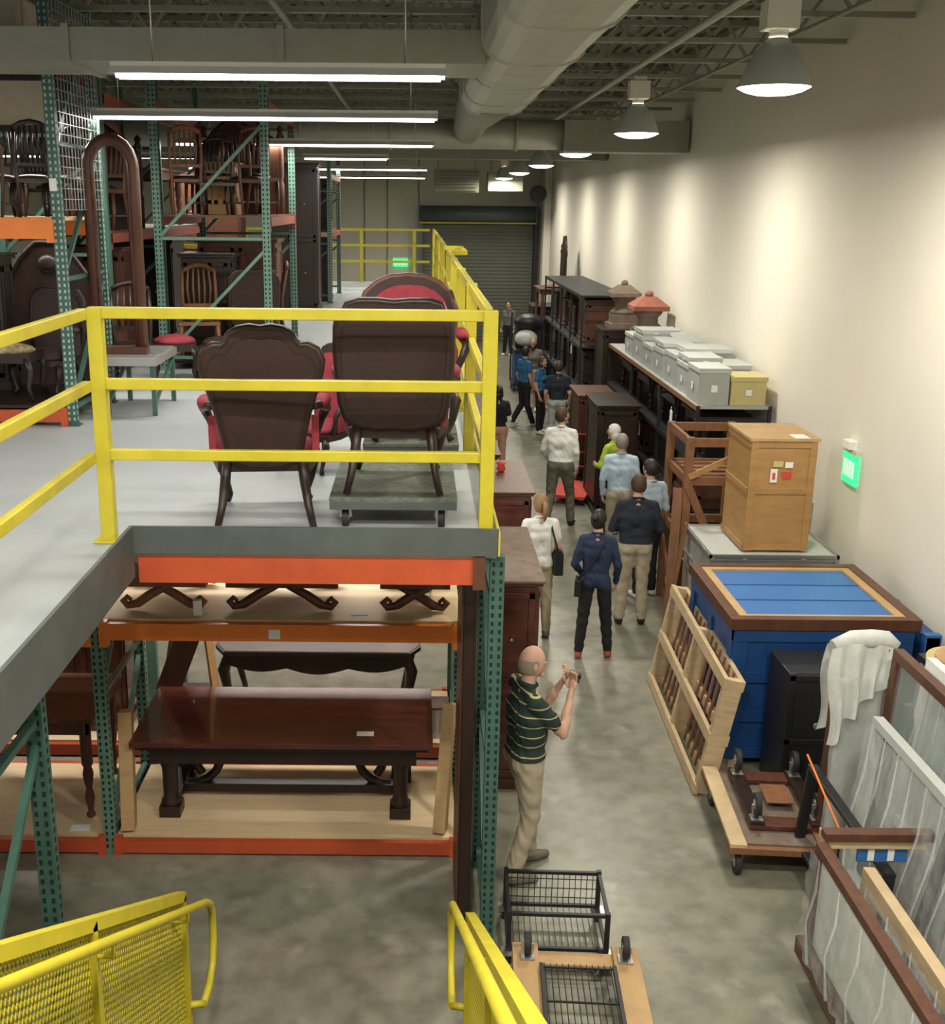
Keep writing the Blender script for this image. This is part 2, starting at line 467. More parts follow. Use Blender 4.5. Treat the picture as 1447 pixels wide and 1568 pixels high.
def stair_rail(x, inner, name, z_end=1.23, sl=.61):
    b = B()
    def zt(y): return z_end + sl * (4.92 - y)
    b.bar((x, .7, zt(.7)), (x, 4.95, zt(4.95)), .05, .05, 'yellow')
    b.bar((x, .7, zt(.7) - .78), (x, 4.95, zt(4.95) - .78), .04, .04, 'yellow')
    for y in (4.92, 3.5, 2.1, .8):
        b.bar((x, y, zt(y) - 1.0 if y < 4.5 else .02), (x, y, zt(y)), .05, .05, 'yellow')
    dn = .76; run = .36
    y = .8 - run
    while y < 4.9 + run:
        for s in (1, -1):
            ya, yb = y, y + s * run
            def pt(t): return (x, ya + (yb - ya) * t, zt(ya + (yb - ya) * t) - dn * t)
            ts = sorted([(.82 - ya) / (yb - ya), (4.9 - ya) / (yb - ya)])
            t0 = max(0, ts[0]); t1 = min(1, ts[1])
            if t1 - t0 > .03: b.bar(pt(t0), pt(t1), .004, .006, 'yellow')
        y += .03
    hx = x + inner * .085
    def zh(y): return 1.04 + .6 * (5.15 - y)
    pts = [(hx, y, zh(y)) for y in np.linspace(.8, 5.0, 10)]
    pts += [(hx, 5.12, zh(5.12)), (hx, 5.22, .98), (hx, 5.27, .90), (hx, 5.27, .72), (hx, 5.22, .60), (hx, 5.1, .55), (hx, 4.95, .56)]
    b.tube(pts, .021, 'yellow', 10)
    b.tube([(hx, 4.95, .56), (x, 4.92, .57)], .02, 'yellow', 8)
    for y in (4.7, 3.5, 2.2):
        b.tube([(hx, y, zh(y)), (hx, y, zh(y) - .07), (x, y, zh(y) - .07)], .01, 'yellow', 6)
    b.fin(name)
stair_rail(-1.19, 1, 'stair_railing')
stair_rail(.30, -1, 'stair_railing', 1.12, .60)

# ------------------------------------------------------------------ pallet racks
def post(b, x, y, z0, z1, m='green', hm='hole', w=.085, d=.07, holes=True):
    b.bx(x - w / 2, x + w / 2, y - d / 2, y + d / 2, z0, z1, m)
    b.bx(x - w / 2 - .02, x + w / 2 + .02, y - d / 2 - .02, y + d / 2 + .02, z0, z0 + .012, m)
    if holes:
        z = z0 + .05
        while z < z1 - .03:
            for dx in (-.022, .022):
                b.bx(x + dx - .008, x + dx + .008, y - d / 2 - .002, y - d / 2 + .002, z, z + .026, hm)
            b.bx(x + w / 2 - .002, x + w / 2 + .002, y - .01, y + .01, z, z + .026, hm)
            z += .052
def frame(b, p0, p1, z0, z1, m='green', hm='hole', step=1.1, holes=True):
    post(b, p0[0], p0[1], z0, z1, m, hm, holes=holes); post(b, p1[0], p1[1], z0, z1, m, hm, holes=holes)
    z = z0 + .15; a, c = p0, p1
    b.bar((a[0], a[1], z), (c[0], c[1], z), .035, .035, m)
    while z + step < z1:
        b.bar((a[0], a[1], z), (c[0], c[1], z + step - .1), .035, .035, m)
        z += step
        b.bar((a[0], a[1], z), (c[0], c[1], z), .035, .035, m)
def beam(b, p0, p1, m='orange', h=.11, t=.05):
    b.bar(p0, p1, t, h, m)
    p0, p1 = Vector(p0), Vector(p1); d = (p1 - p0).normalized()
    for p in (p0 + d * .02, p1 - d * .02):
        b.box(p - Vector((0, 0, .02)), (.06 if abs(d.x) > .5 else .05, .06, .19), m)

LX0, LX1 = -2.24, .36
b = B()
for x in (-4.9, LX0, LX1):
    frame(b, (x, 7.25), (x, 8.35), 0, 2.5, 'green2', 'hole')
for x0, x1 in ((-4.86, LX0 - .04), (LX0 + .04, LX1 - .04)):
    for y in (7.22, 8.38):
        beam(b, (x0, y, .07), (x1, y, .07), 'red', .10)
        beam(b, (x0, y, 1.77), (x1, y, 1.77), 'orange', .125)
    b.bx(x0, x1, 7.26, 8.34, .105, .13, 'ply')
    b.bx(x0, x1, 7.26, 8.34, 1.82, 1.845, 'ply')
b.bx(-1.02, -.94, 7.188, 7.193, 1.73, 1.80, 'white')
b.fin('pallet_rack')
b = B()
for x in (-4.9, LX0, LX1):
    frame(b, (x, 8.75), (x, 9.85), 0, 2.5, 'green2', 'hole', holes=False)
for x0, x1 in ((-4.86, LX0 - .04), (LX0 + .04, LX1 - .04)):
    for y in (8.72, 9.88):
        beam(b, (x0, y, .07), (x1, y, .07), 'red', .10)
        beam(b, (x0, y, 1.77), (x1, y, 1.77), 'orange', .125)
    b.bx(x0, x1, 8.76, 9.84, .105, .13, 'ply')
    b.bx(x0, x1, 8.76, 9.84, 1.82, 1.845, 'ply')
b.fin('pallet_rack')
b = B(); frame(b, (.475, 6.09), (.475, 7.12), 0, 2.71, 'green'); b.fin('rack_upright')
b = B(); b.bx(.30, .385, 6.4, 7.0, 0, 2.5, 'dark'); b.bx(.29, .30, 6.38, 7.02, 0, 2.5, 'brown'); b.fin('wood_panel', bevel=.004)
b = B(); frame(b, (-1.75, 3.55), (-1.75, 4.65), 0, 2.7, 'green'); b.fin('rack_upright')
b = B(); frame(b, (-3.2, 3.9), (-3.2, 5.0), 0, 2.7, 'green', holes=False); b.fin('rack_upright')
for yy in (12.5, 16.5):
    b = B()
    for x in (-5, -2.3, .3):
        frame(b, (x, yy), (x, yy + 1.1), 0, 2.5, 'green', holes=False)
    for x0, x1 in ((-4.96, -2.34), (-2.26, .26)):
        for z in (.07, 1.2):
            beam(b, (x0, yy - .02, z), (x1, yy - .02, z), 'red', .1)
            b.bx(x0, x1, yy, yy + 1.08, z + .05, z + .07, 'ply')
    b.fin('pallet_rack')

# racks on deck
b = B()
for x in (-5.8, -3.0):
    frame(b, (x, 9.5), (x, 10.7), DZ, 6.3, 'green', 'holeL')
for z, mm in ((2.87, 'red'), (4.45, 'orange'), (5.78, 'redd')):
    for y in (9.46, 10.72):
        beam(b, (-5.76, y, z), (-3.04, y, z), mm, .17 if mm == 'orange' else .1)
    b.bx(-5.76, -3.04, 9.5, 10.7, z + .06, z + .085, 'dark' if mm != 'orange' else 'ply')
b.bx(-3.04, -2.98, 9.455, 9.46, 4.75, 4.85, 'white')
b.fin('pallet_rack')
b = B()
x = -2.94
for k in range(14): b.bar((x, 9.55 + k * .088, 4.6), (x, 9.55 + k * .088, 6.25), .006, .006, 'steel')
for k in range(20): b.bar((x, 9.5, 4.6 + k * .086), (x, 10.7, 4.6 + k * .086), .006, .006, 'steel')
b.fin('wire_mesh_panel')
b = B()
for y in (12.9, 15.6):
    frame(b, (-2.95, y), (-1.72, y), DZ, 5.95 if y < 13 else 5.9, 'green2', 'hole', step=1.35)
for z, mm in ((4.47, 'redd'), (5.72, 'redd')):
    for x in (-2.97, -1.70):
        beam(b, (x, 12.94, z), (x, 15.56, z), mm, .1)
b.bx(-2.93, -1.74, 12.94, 15.56, 4.52, 4.54, 'brown')
b.bx(-2.93, -1.74, 12.94, 15.56, DZ + .08, DZ + .10, 'dark')
b.fin('pallet_rack')
b = B()
for y in (12.0, 14.6, 17.2):
    frame(b, (-4.4, y), (-3.3, y), DZ, 6.3, 'green', 'hole', step=1.2, holes=False)
for z in (4.3, 5.7):
    for x in (-4.42, -3.28):
        beam(b, (x, 12.04, z), (x, 17.16, z), 'redd', .1)
b.bx(-4.38, -3.3, 12.04, 17.16, 4.35, 4.37, 'brown')
b.fin('pallet_rack')
b = B()
for y in (22.4, 25.0):
    frame(b, (-2.8, y), (-1.75, y), DZ, 5.6, 'green', 'holeL', step=1.0)
for z in (4.1, 5.2):
    for x in (-2.82, -1.73):
        beam(b, (x, 22.44, z), (x, 24.96, z), 'redd', .1)
b.bx(-2.78, -1.77, 22.44, 24.96, 4.15, 4.17, 'brown')
b.fin('pallet_rack')
b = B()
for x in (-9.2, -6.5):
    frame(b, (x, 15), (x, 16.2), DZ, 6.0, 'green', 'hole', holes=False)
for z in (3.0, 4.5, 5.7):
    beam(b, (-9.2, 15, z), (-6.5, 15, z), 'redd', .11)
    b.bx(-9.2, -6.5, 15, 16.2, z + .05, z + .07, 'brown')
b.fin('pallet_rack')

# ------------------------------------------------------------------ furniture
def armchair(name, loc, rz, out, tilt=8, sc_=1.0, crest='dark', up='redup'):
    b = B()
    S = Matrix.Scale(sc_, 4)
    b.T = S
    b.extr([(-.27, -.24), (.27, -.24), (.33, .1), (.31, .28), (.2, .34), (-.2, .34), (-.31, .28), (-.33, .1)], .33, .39, 'dark', axis='z')
    b.ell((0, .05, .41), (.32, .29, .10), up, 20, 10)
    for sx in (-1, 1):
        b.tube([(sx * .25, .26, .36), (sx * .29, .30, .28), (sx * .27, .31, .16), (sx * .24, .30, .06), (sx * .26, .33, .02)], [.035, .04, .026, .018, .026], 'dark', 8)
        b.tube([(sx * .22, -.24, .40), (sx * .23, -.26, .28), (sx * .25, -.31, .14), (sx * .28, -.38, .015)], [.032, .030, .024, .020], 'dark', 8)
    T = Matrix.Translation((0, -.24, .40)) @ Matrix.Rotation(R(tilt), 4, 'X') @ Matrix.Translation((0, 0, -.40))
    b.T = S @ T
    full = [(x, z) for x, z in out] + [(-x, z) for x, z in reversed(out) if x > 1e-4]
    b.extr(full, -.035, .01, 'leather')
    b.extr([(x * .86, .42 + (z - .42) * .90) for x, z in full], .01, .06, up)
    b.extr([(x * .9, .42 + (z - .42) * .93) for x, z in full], -.048, -.035, 'leather')
    b.tube([(x, -.012, z) for x, z in full], .026, crest, 8, closed=True)
    b.T = S
    for sx in (-1, 1):
        b.tube([(sx * .28, -.26, .72), (sx * .33, -.1, .70), (sx * .37, .08, .66), (sx * .37, .18, .63), (sx * .34, .2, .56), (sx * .31, .17, .48), (sx * .30, .2, .38)],
               [.022, .026, .03, .032, .026, .024, .028], 'dark', 8)
        b.ell((sx * .35, .02, .705), (.05, .15, .04), up, 12, 8)
        b.extr([(-.2, .40), (.14, .40), (.12, .60), (-.22, .66)], sx * .30 - .02, sx * .30 + .02, up, axis='x')
    return b.fin(name, loc, rz)
OUT_B = [(0, 1.18), (.06, 1.19), (.12, 1.18), (.17, 1.15), (.19, 1.11), (.215, 1.085), (.26, 1.09), (.31, 1.06), (.335, 1.0), (.325, .93), (.29, .82), (.25, .68), (.22, .54), (.20, .42), (.1, .37), (0, .37)]
OUT_S = [(0, 1.14), (.1, 1.15), (.2, 1.15), (.27, 1.13), (.285, 1.09), (.32, 1.06), (.33, 1.0), (.335, .85), (.325, .7), (.31, .55), (.28, .46), (.22, .42), (.1, .40), (0, .41)]
armchair('victorian_armchair', (-.93, 6.66, DZ), 6, OUT_B, sc_=1.02)
def caster(b, x, y, z, r=.06, flip=1):
    b.cyl((x - .02, y, z + flip * r), (x + .02, y, z + flip * r), r, 'rubber', 16)
    b.cyl((x - .023, y, z + flip * r), (x + .023, y, z + flip * r), r * .45, 'steel', 10)
    for dx in (-.03, .03): b.bar((x + dx, y, z + flip * r), (x + dx * .8, y - .01, z + flip * 2.15 * r), .02, .006, 'steel')
    b.box((x, y - .01, z + flip * 2.2 * r), (.09, .09, .008), 'steel')
def dolly(name, loc, w, d, top='carpet', rz=0, r=.055, side='kick'):
    b = B()
    for sx in (-1, 1):
        for sy in (-1, 1): caster(b, sx * (w / 2 - .09), sy * (d / 2 - .09), 0, r)
    z = r * 2.25
    b.box((0, 0, z + .025), (w, d, .05), side)
    b.box((0, 0, z + .062), (w + .005, d + .005, .024), top)
    b.fin(name, loc, rz, bevel=.005)
    return z + .075
zt = dolly('furniture_dolly', (-.135, 6.82, DZ), .76, .95)
armchair('victorian_armchair', (-.13, 6.74, DZ + zt), -1, OUT_S, tilt=5)
zt2 = dolly('furniture_dolly', (-.04, 8.3, DZ), .7, .8)
armchair('victorian_armchair', (-.05, 8.3, DZ + zt2), 184, [(0, 1.08), (.12, 1.07), (.22, 1.03), (.30, .96), (.34, .85), (.33, .7), (.3, .55), (.25, .42), (0, .40)], sc_=1.08, crest='brown')
armchair('victorian_armchair', (-.72, 8.0, DZ), 150, OUT_B, sc_=.74)

def cabinet(name, loc, w, d, h, m='dark', rows=1, cols=2, rz=0, top=None):
    b = B(); top = top or m
    b.bx(-w / 2, w / 2, -d / 2, d / 2, .06, h - .04, m)
    b.bx(-w / 2 - .02, w / 2 + .02, -d / 2 - .02, d / 2 + .02, 0, .09, m)
    b.bx(-w / 2 - .03, w / 2 + .03, -d / 2 - .03, d / 2 + .03, h - .05, h - .02, m)
    b.bx(-w / 2 - .045, w / 2 + .045, -d / 2 - .045, d / 2 + .045, h - .02, h, top)
    for c in range(cols):
        cw = w / cols
        for r_ in range(rows):
            rh = (h - .2) / rows
            x0 = -w / 2 + c * cw + .03; x1 = x0 + cw - .06
            z0 = .12 + r_ * rh; z1 = z0 + rh - .03
            for (a0, a1, c0, c1) in ((x0, x1, z0, z0 + .05), (x0, x1, z1 - .05, z1), (x0, x0 + .05, z0, z1), (x1 - .05, x1, z0, z1)):
                b.bx(a0, a1, -d / 2 - .015, -d / 2 + .005, c0, c1, m)
            b.ell(((x0 + x1) / 2, -d / 2 - .025, (z0 + z1) / 2), (.015, .015, .015), 'steel', 8, 6)
    for sx in (-1, 1):
        xs = sx * w / 2
        for (a0, a1, c0, c1) in ((-d / 2 + .04, d / 2 - .04, .14, .2), (-d / 2 + .04, d / 2 - .04, h - .17, h - .11), (-d / 2 + .04, -d / 2 + .1, .14, h - .11), (d / 2 - .1, d / 2 - .04, .14, h - .11)):
            b.bx(xs - .012, xs + .012, a0, a1, c0, c1, m)
    return b.fin(name, loc, rz, bevel=.004)
LEG = [(.03, 0), (.035, .03), (.02, .06), (.024, .12), (.038, .2), (.03, .26), (.022, .30), (.034, .36), (.042, .45), (.03, .52), (.045, .56), (.045, 1.0)]
def table(name, loc, w, d, h, m='mahog', rz=0):
    b = B()
    b.bx(-w / 2, w / 2, -d / 2, d / 2, h - .035, h, m)
    b.bx(-w / 2 + .05, w / 2 - .05, -d / 2 + .05, -d / 2 + .08, h - .15, h - .035, m)
    b.bx(-w / 2 + .05, w / 2 - .05, d / 2 - .08, d / 2 - .05, h - .15, h - .035, m)
    for sx in (-1, 1): b.bx(sx * (w / 2 - .065) - .015, sx * (w / 2 - .065) + .015, -d / 2 + .05, d / 2 - .05, h - .15, h - .035, m)
    for sx in (-1, 1):
        for sy in (-1, 1):
            b.lathe([(r, z * (h - .04)) for r, z in LEG], (sx * (w / 2 - .09), sy * (d / 2 - .09), 0), m, 10)
    return b.fin(name, loc, rz, bevel=.004)
def side_chair(name, loc, rz, m='dark', up='redup', s=1.0):
    b = B(); b.T = Matrix.Scale(s, 4)
    b.extr([(-.2, -.2), (.2, -.2), (.24, .22), (-.24, .22)], .40, .44, m, axis='z')
    b.ell((0, .01, .45), (.21, .2, .045), up, 14, 8)
    for sx in (-1, 1):
        b.tube([(sx * .21, .19, .42), (sx * .22, .2, .2), (sx * .2, .2, 0)], [.025, .022, .014], m, 8)
        b.tube([(sx * .18, -.3, 0), (sx * .18, -.22, .42), (sx * .2, -.24, .7), (sx * .19, -.30, 1.0)], [.018, .022, .02, .018], m, 8)
        b.bar((sx * .21, .18, .15), (sx * .18, -.26, .15), .02, .02, m)
    b.tube([(-.19, -.30, 1.0), (-.1, -.31, 1.05), (0, -.31, 1.07), (.1, -.31, 1.05), (.19, -.30, 1.0)], .028, m, 8)
    b.bar((-.19, -.24, .6), (.19, -.24, .6), .02, .04, m)
    for k in (-2, -1, 0, 1, 2): b.tube([(k * .06, -.24, .6), (k * .07, -.27, .8), (k * .06, -.305, 1.03)], [.012, .016, .012], m, 6)
    return b.fin(name, loc, rz)
def stool(name, loc, rz, up, w=.5, m='dark'):
    b = B()
    b.bx(-w / 2, w / 2, -.2, .2, .34, .42, m); b.ell((0, 0, .44), (w / 2, .2, .07), up, 16, 8)
    for sx in (-1, 1):
        for sy in (-1, 1):
            b.tube([(sx * (w / 2 - .04), sy * .17, .38), (sx * (w / 2), sy * .19, .28), (sx * (w / 2 - .03), sy * .18, .12), (sx * (w / 2 + .01), sy * .2, .01)], [.035, .03, .02, .022], m, 8)
    return b.fin(name, loc, rz)
def headboard(name, loc, w, h, rz=0, m='brown'):
    b = B()
    o = [(-w / 2, 0), (-w / 2, h * .72), (-w * .36, h * .78), (-w * .25, h * .9), (-w * .1, h), (w * .1, h), (w * .25, h * .9), (w * .36, h * .78), (w / 2, h * .72), (w / 2, 0)]
    b.extr(o, -.03, .03, m)
    b.tube([(x, -.03, z) for x, z in o[1:-1]], .025, 'dark', 8)
    b.ell((0, -.03, h * .86), (w * .1, .04, h * .06), 'dark', 12, 8)
    for sx in (-1, 1): b.lathe([(.04, 0), (.045, h * .3), (.03, h * .34), (.045, h * .4), (.04, h * .74), (.055, h * .78), (.03, h * .82), (.045, h * .86), (.0, h * .9)], (sx * w / 2, 0, 0), m, 10)
    return b.fin(name, loc, rz)

# arched pier mirror
b = B()
pts = [(-.2, 0, 0), (-.2, 0, 1.62)] + [(-.2 * math.cos(a), 0, 1.62 + .24 * math.sin(a)) for a in np.linspace(.25, math.pi - .25, 9)] + [(.2, 0, 1.62), (.2, 0, 0)]
b.tube(pts, .055, 'brown', 10)
b.tube([(p[0] * .80, -.03, p[2]) for p in pts], .02, 'mahog', 8)
b.bx(-.25, .25, -.06, .06, -.02, .05, 'brown')
b.fin('arched_mirror_frame', (-2.73, 10.2, DZ + .56))
b = B()
b.bx(-.2, .3, -.45, .45, .46, .53, 'steel')
for k in range(6): b.bx(-.19, .28, -.43 + k * .155, -.35 + k * .155, .53, .54, 'steel')
for sx in (-.17, .26):
    for sy in (-.4, .4): b.bar((sx, sy, 0), (sx, sy, .47), .04, .04, 'green')
    b.bar((sx, -.4, .1), (sx, .4, .42), .03, .03, 'green')
b.fin('metal_bench', (-2.66, 10.4, DZ))

# deck rack contents (left)
stool('floral_footstool', (-3.80, 9.85, 2.955), 0, 'floral', .8)
cabinet('antique_cabinet', (-5.1, 10.2, 2.955), .8, .6, 1.3, 'dark')
armchair('victorian_armchair', (-3.45, 10.3, 2.955), 170, OUT_S, sc_=.8, up='leather')
cabinet('antique_cabinet', (-4.2, 10.45, 2.955), .75, .35, 1.25, 'dark')
for i, xx in enumerate((-3.30, -3.62, -3.94, -4.26, -4.55)):
    side_chair('side_chair', (xx, 9.85 + .06 * (i % 2), 4.535), (20, -10, 0, 165, 10)[i], m=('dark', 'brown')[i % 2], up='dark', s=.72)
    side_chair('side_chair', (xx + .12, 10.40, 4.535), (170, 190, 20, 0, 40)[i], up='dark', s=.74)
table('wooden_table', (-5.1, 10.1, 4.535), .6, .8, .75, 'dark')
b = B()
b.bx(-.75, .75, -.4, .4, .0, .08, 'dark'); b.bx(-.72, .72, -.36, .36, .08, .40, 'cream'); b.bx(-.5, .7, -.42, -.36, .12, .42, 'cream')
b.fin('upholstered_ottoman', (-3.95, 10.1, 5.87), bevel=.03)
b = B(); b.bx(-.45, .45, -.04, .04, 0, .36, 'cream'); b.bx(-.5, .5, -.05, .05, -.05, 0, 'dark'); b.bx(-.5, .5, -.05, .05, .36, .41, 'dark')
b.bx(-.5, -.45, -.05, .05, 0, .36, 'dark'); b.bx(.45, .5, -.05, .05, 0, .36, 'dark')
for x in (-.4, .4): b.bx(x - .02, x + .02, -.02, .02, .41, .56, 'dark')
b.fin('framed_canvas', (-3.60, 10.10, 5.30))
cabinet('tall_dark_cabinet', (-5.3, 12.6, DZ), 1.2, .6, 2.2, 'dark', rows=2); cabinet('tall_dark_cabinet', (-6.7, 12.6, DZ), 1.2, .6, 2.0, 'brown', rows=2)
headboard('carved_headboard', (-3.7, 11.3, DZ), 1.1, 1.5, m='dark')
cabinet('antique_cabinet', (-4.9, 11.5, DZ), 1.0, .5, 1.2, 'brown')

# rack B contents
headboard('carved_headboard', (-2.32, 15.2, 4.54), 1.0, 1.25, m='brown')
headboard('carved_headboard', (-2.45, 14.9, 4.54), .8, 1.1, m='dark')
cabinet('light_wood_cabinet', (-2.35, 13.8, 4.54), .36, .4, .60, 'tan')
side_chair('side_chair', (-2.0, 13.4, 4.54), 30, 'brown', 'dark', .9); side_chair('side_chair', (-2.7, 13.4, 4.54), 10, 'rust', 'dark', .9)
side_chair('side_chair', (-2.7, 14.4, 4.54), 90, 'brown', 'dark', .9)
side_chair('side_chair', (-2.05, 14.3, 4.54), -40, 'brown', 'dark'); side_chair('side_chair', (-2.3, 13.2, 4.54), 190, 'dark', 'dark', .8)
cabinet('antique_dresser', (-2.35, 15.0, DZ + .10), 1.0, .7, 1.35, 'brown')
cabinet('antique_dresser', (-2.6, 14.1, DZ + .10), .6, .6, 1.2, 'dark')
armchair('victorian_armchair', (-2.05, 13.6, DZ + .10), 20, OUT_S, sc_=.9, up='leather')
side_chair('side_chair', (-2.6, 13.3, DZ + .10), 190, 'rust', 'dark'); side_chair('side_chair', (-1.98, 14.3, DZ + .1), 100, 'brown', 'dark')
side_chair('side_chair', (-3.0, 11.6, DZ), 190, 'dark', 'dark')
stool('red_footstool', (-2.65, 12.1, DZ), 10, 'redup', .45); stool('red_footstool', (-2.1, 11.95, DZ), -5, 'leather', .45)
cabinet('antique_cabinet', (-3.85, 13.2, DZ), .9, .6, 1.4, 'brown'); headboard('carved_headboard', (-3.85, 13.8, 4.37), 1.0, 1.2, m='dark')
side_chair('side_chair', (-3.6, 12.6, 4.37), 10, 'brown', 'dark'); side_chair('side_chair', (-4.1, 12.9, 4.37), -30, 'dark', 'dark'); side_chair('side_chair', (-3.7, 13.3, 4.37), 160, 'rust', 'dark')
cabinet('antique_dresser', (-3.85, 16, DZ), .9, .9, 1.4, 'dark'); table('wooden_table', (-3.85, 16, 4.37), .9, 1.5, .75, 'brown')
b = B()
b.bx(-.75, .75, -.3, .3, .05, .09, 'ply')
for x in (-.7, 0, .7): b.bx(x - .05, x + .05, -.3, .3, 0, .05, 'ply')
b.fin('wooden_pallet', (-1.45, 12.05, DZ))
cabinet('tall_dark_cabinet', (-2.25, 23.2, DZ), .9, .9, 1.25, 'dark', rows=1); cabinet('tall_dark_cabinet', (-2.25, 23.6, 4.17), .85, 1.0, 1.0, 'dark')
cabinet('tall_dark_cabinet', (-2.25, 20.6, DZ), .9, .6, 2.6, 'dark', rows=2)
cabinet('antique_cabinet', (-3.6, 19.8, DZ), 1.1, .6, 2.4, 'brown', rows=2)
cabinet('antique_cabinet', (-7.8, 15.6, 3.07), 1.6, .7, 1.2, 'dark'); cabinet('antique_cabinet', (-7.8, 15.6, 4.57), 1.8, .7, .9, 'brown')

# lower rack contents
b = B()
b.bx(-1.12, 1.12, -.5, .5, .66, .70, 'mahog'); b.bx(-1.09, 1.09, -.46, .46, .62, .66, 'dark')
b.bx(-1.0, 1.0, -.40, -.36, .48, .62, 'dark'); b.bx(-1.0, 1.0, .36, .40, .48, .62, 'dark')
for sx in (-1, 1):
    for sy in (-1, 1):
        b.lathe([(.07, .08), (.075, .12), (.055, .15), (.06, .4), (.075, .44), (.07, .52)], (sx * .88, sy * .28, 0), 'dark', 14)
        b.bx(sx * .88 - .08, sx * .88 + .08, sy * .28 - .08, sy * .28 + .08, .0, .09, 'dark')
        b.bx(sx * .88 - .08, sx * .88 + .08, sy * .28 - .08, sy * .28 + .08, .5, .63, 'dark')
    b.bx(sx * .88 - .05, sx * .88 + .05, -.3, .3, .06, .12, 'dark')
    pts = [(sx * (.80 - .02 * k) - sx * .17 * math.sin(k * .4), 0, .1 + .17 * (1 - math.cos(k * .4))) for k in range(0, 14)]
    b.tube(pts, .035, 'dark', 8)
b.bx(-.85, .85, -.05, .05, .05, .12, 'dark')
b.bx(.55, .68, -.36, -.29, .701, .706, 'white')
b.fin('mahogany_library_table', (-.98, 7.86, .13), bevel=.006)
def scallop_table(name, loc, w, d, h, m, top, rz=0):
    b = B()
    o = [(-w / 2 + .06, -d / 2), (w / 2 - .06, -d / 2), (w / 2 + .03, -d * .3), (w / 2 + .03, d * .3), (w / 2 - .06, d / 2), (-w / 2 + .06, d / 2), (-w / 2 - .03, d * .3), (-w / 2 - .03, -d * .3)]
    b.extr(o, h - .035, h, m, axis='z'); b.extr([(x * .98, y * .97) for x, y in o], h, h + .006, top, axis='z')
    ap = [(-w / 2 + .06, h - .035), (w / 2 - .06, h - .035)]
    for k in range(25):
        t = k / 24
        ap.append((w / 2 - .06 - t * (w - .12), h - .12 - .05 * abs(math.sin(t * math.pi * 3)) - .05 * math.sin(t * math.pi)))
    b.extr(ap, -d / 2 + .03, -d / 2 + .06, m); b.extr(ap, d / 2 - .06, d / 2 - .03, m)
    for sx in (-1, 1):
        for sy in (-1, 1):
            x, y = sx * (w / 2 - .1), sy * (d / 2 - .09)
            b.tube([(x, y, h - .05), (x + sx * .05, y + sy * .03, h * .75), (x + sx * .02, y, h * .45), (x - sx * .03, y, h * .18), (x + sx * .02, y, .05), (x + sx * .05, y, .03)], [.045, .055, .035, .026, .035, .03], m, 8)
    return b.fin(name, loc, rz, bevel=.003)
scallop_table('scalloped_table', (-.85, 9.3, .13), 1.75, .8, .78, M['dark'], 'ttop')
def scroll_sofa(name, loc, w, m='brown'):
    b = B()
    b.bx(-w / 2, w / 2, -.3, .3, .18, .30, m)
    b.ell((0, 0, .33), (w / 2 - .03, .29, .09), 'cream', 18, 8)
    b.extr([(-w / 2, .3)] + [(-w / 2 + k * w / 10, .62 + .08 * math.sin(k / 10 * math.pi)) for k in range(11)] + [(w / 2, .3)], .24, .30, 'cream')
    for sx in (-1, 1):
        for sy in (-1, 1):
            x = sx * (w / 2 - .12)
            b.tube([(x - sx * .25, sy * .27, .20), (x - sx * .1, sy * .28, .12), (x, sy * .28, .05), (x + sx * .07, sy * .28, .035), (x + sx * .10, sy * .28, .07), (x + sx * .07, sy * .28, .10), (x + sx * .04, sy * .28, .075)],
                   [.03, .035, .035, .03, .026, .02, .014], m, 8)
    return b.fin(name, loc)
scroll_sofa('scroll_foot_settee', (-.95, 7.72, 1.845), .80)
scroll_sofa('scroll_foot_settee', (-1.80, 7.72, 1.845), .62, 'rust')
scroll_sofa('scroll_foot_settee', (.0, 7.72, 1.845), .50)
b = B(); b.bx(-.03, .03, -.05, .0, 0, .11, 'white'); b.fin('paper_tag', (-1.55, 7.38, 1.846), 15)
b = B(); b.bx(-.06, .06, -.04, .04, 0, .003, 'white'); b.fin('paper_tag', (-.40, 7.4, 1.846), 5)
b = B(); b.bx(-.07, .07, -.04, .04, 0, .003, 'white'); b.fin('paper_tag', (-2.5, 7.35, .131), 5)
def plank(name, p0, p1, w, h, m='pine'):
    b = B(); c = (Vector(p0) + Vector(p1)) / 2
    b.bar(Vector(p0) - c, Vector(p1) - c, w, h, m); return b.fin(name, c, bevel=.004)
plank('lumber_plank', (-2.13, 7.34, .14), (-2.16, 7.55, 1.0), .10, .16, 'tan2')
plank('lumber_plank', (.20, 7.32, .14), (.27, 7.62, 1.05), .09, .12, 'tan2')
plank('lumber_plank', (-2.05, 8.42, .75), (-1.72, 8.44, 1.6), .03, .2, 'brown')
plank('lumber_plank', (-1.62, 8.56, .1), (-1.76, 8.57, 1.6), .02, .25, 'tan')
table('turned_leg_desk', (-2.95, 7.85, .13), 1.15, .85, .85, 'brown')
cabinet('antique_chest', (-2.95, 9.3, .13), .8, .7, 1.3, 'mahog')
cabinet('antique_chest', (-3.6, 7.8, 1.845), .9, .7, .6, 'dark')
def trunk(loc):
    b = B()
    b.box((0, 0, .14), (.34, .22, .28), 'metalbox')
    b.box((0, 0, .29), (.36, .24, .02), 'brown'); b.bx(-.02, .02, -.12, -.11, 0, .28, 'brown'); b.bx(-.12, -.09, -.12, -.11, 0, .28, 'steel'); b.bx(.09, .12, -.12, -.11, 0, .28, 'steel')
    b.fin('metal_trunk', loc)
trunk((.13, 8.95, .13)); trunk((-1.98, 9.2, .13))
cabinet('antique_cabinet', (-1, 13.0, .14), 1.8, .8, 1.0, 'brown'); cabinet('antique_cabinet', (-3.6, 13.0, .14), 1.8, .8, 1.0, 'dark')
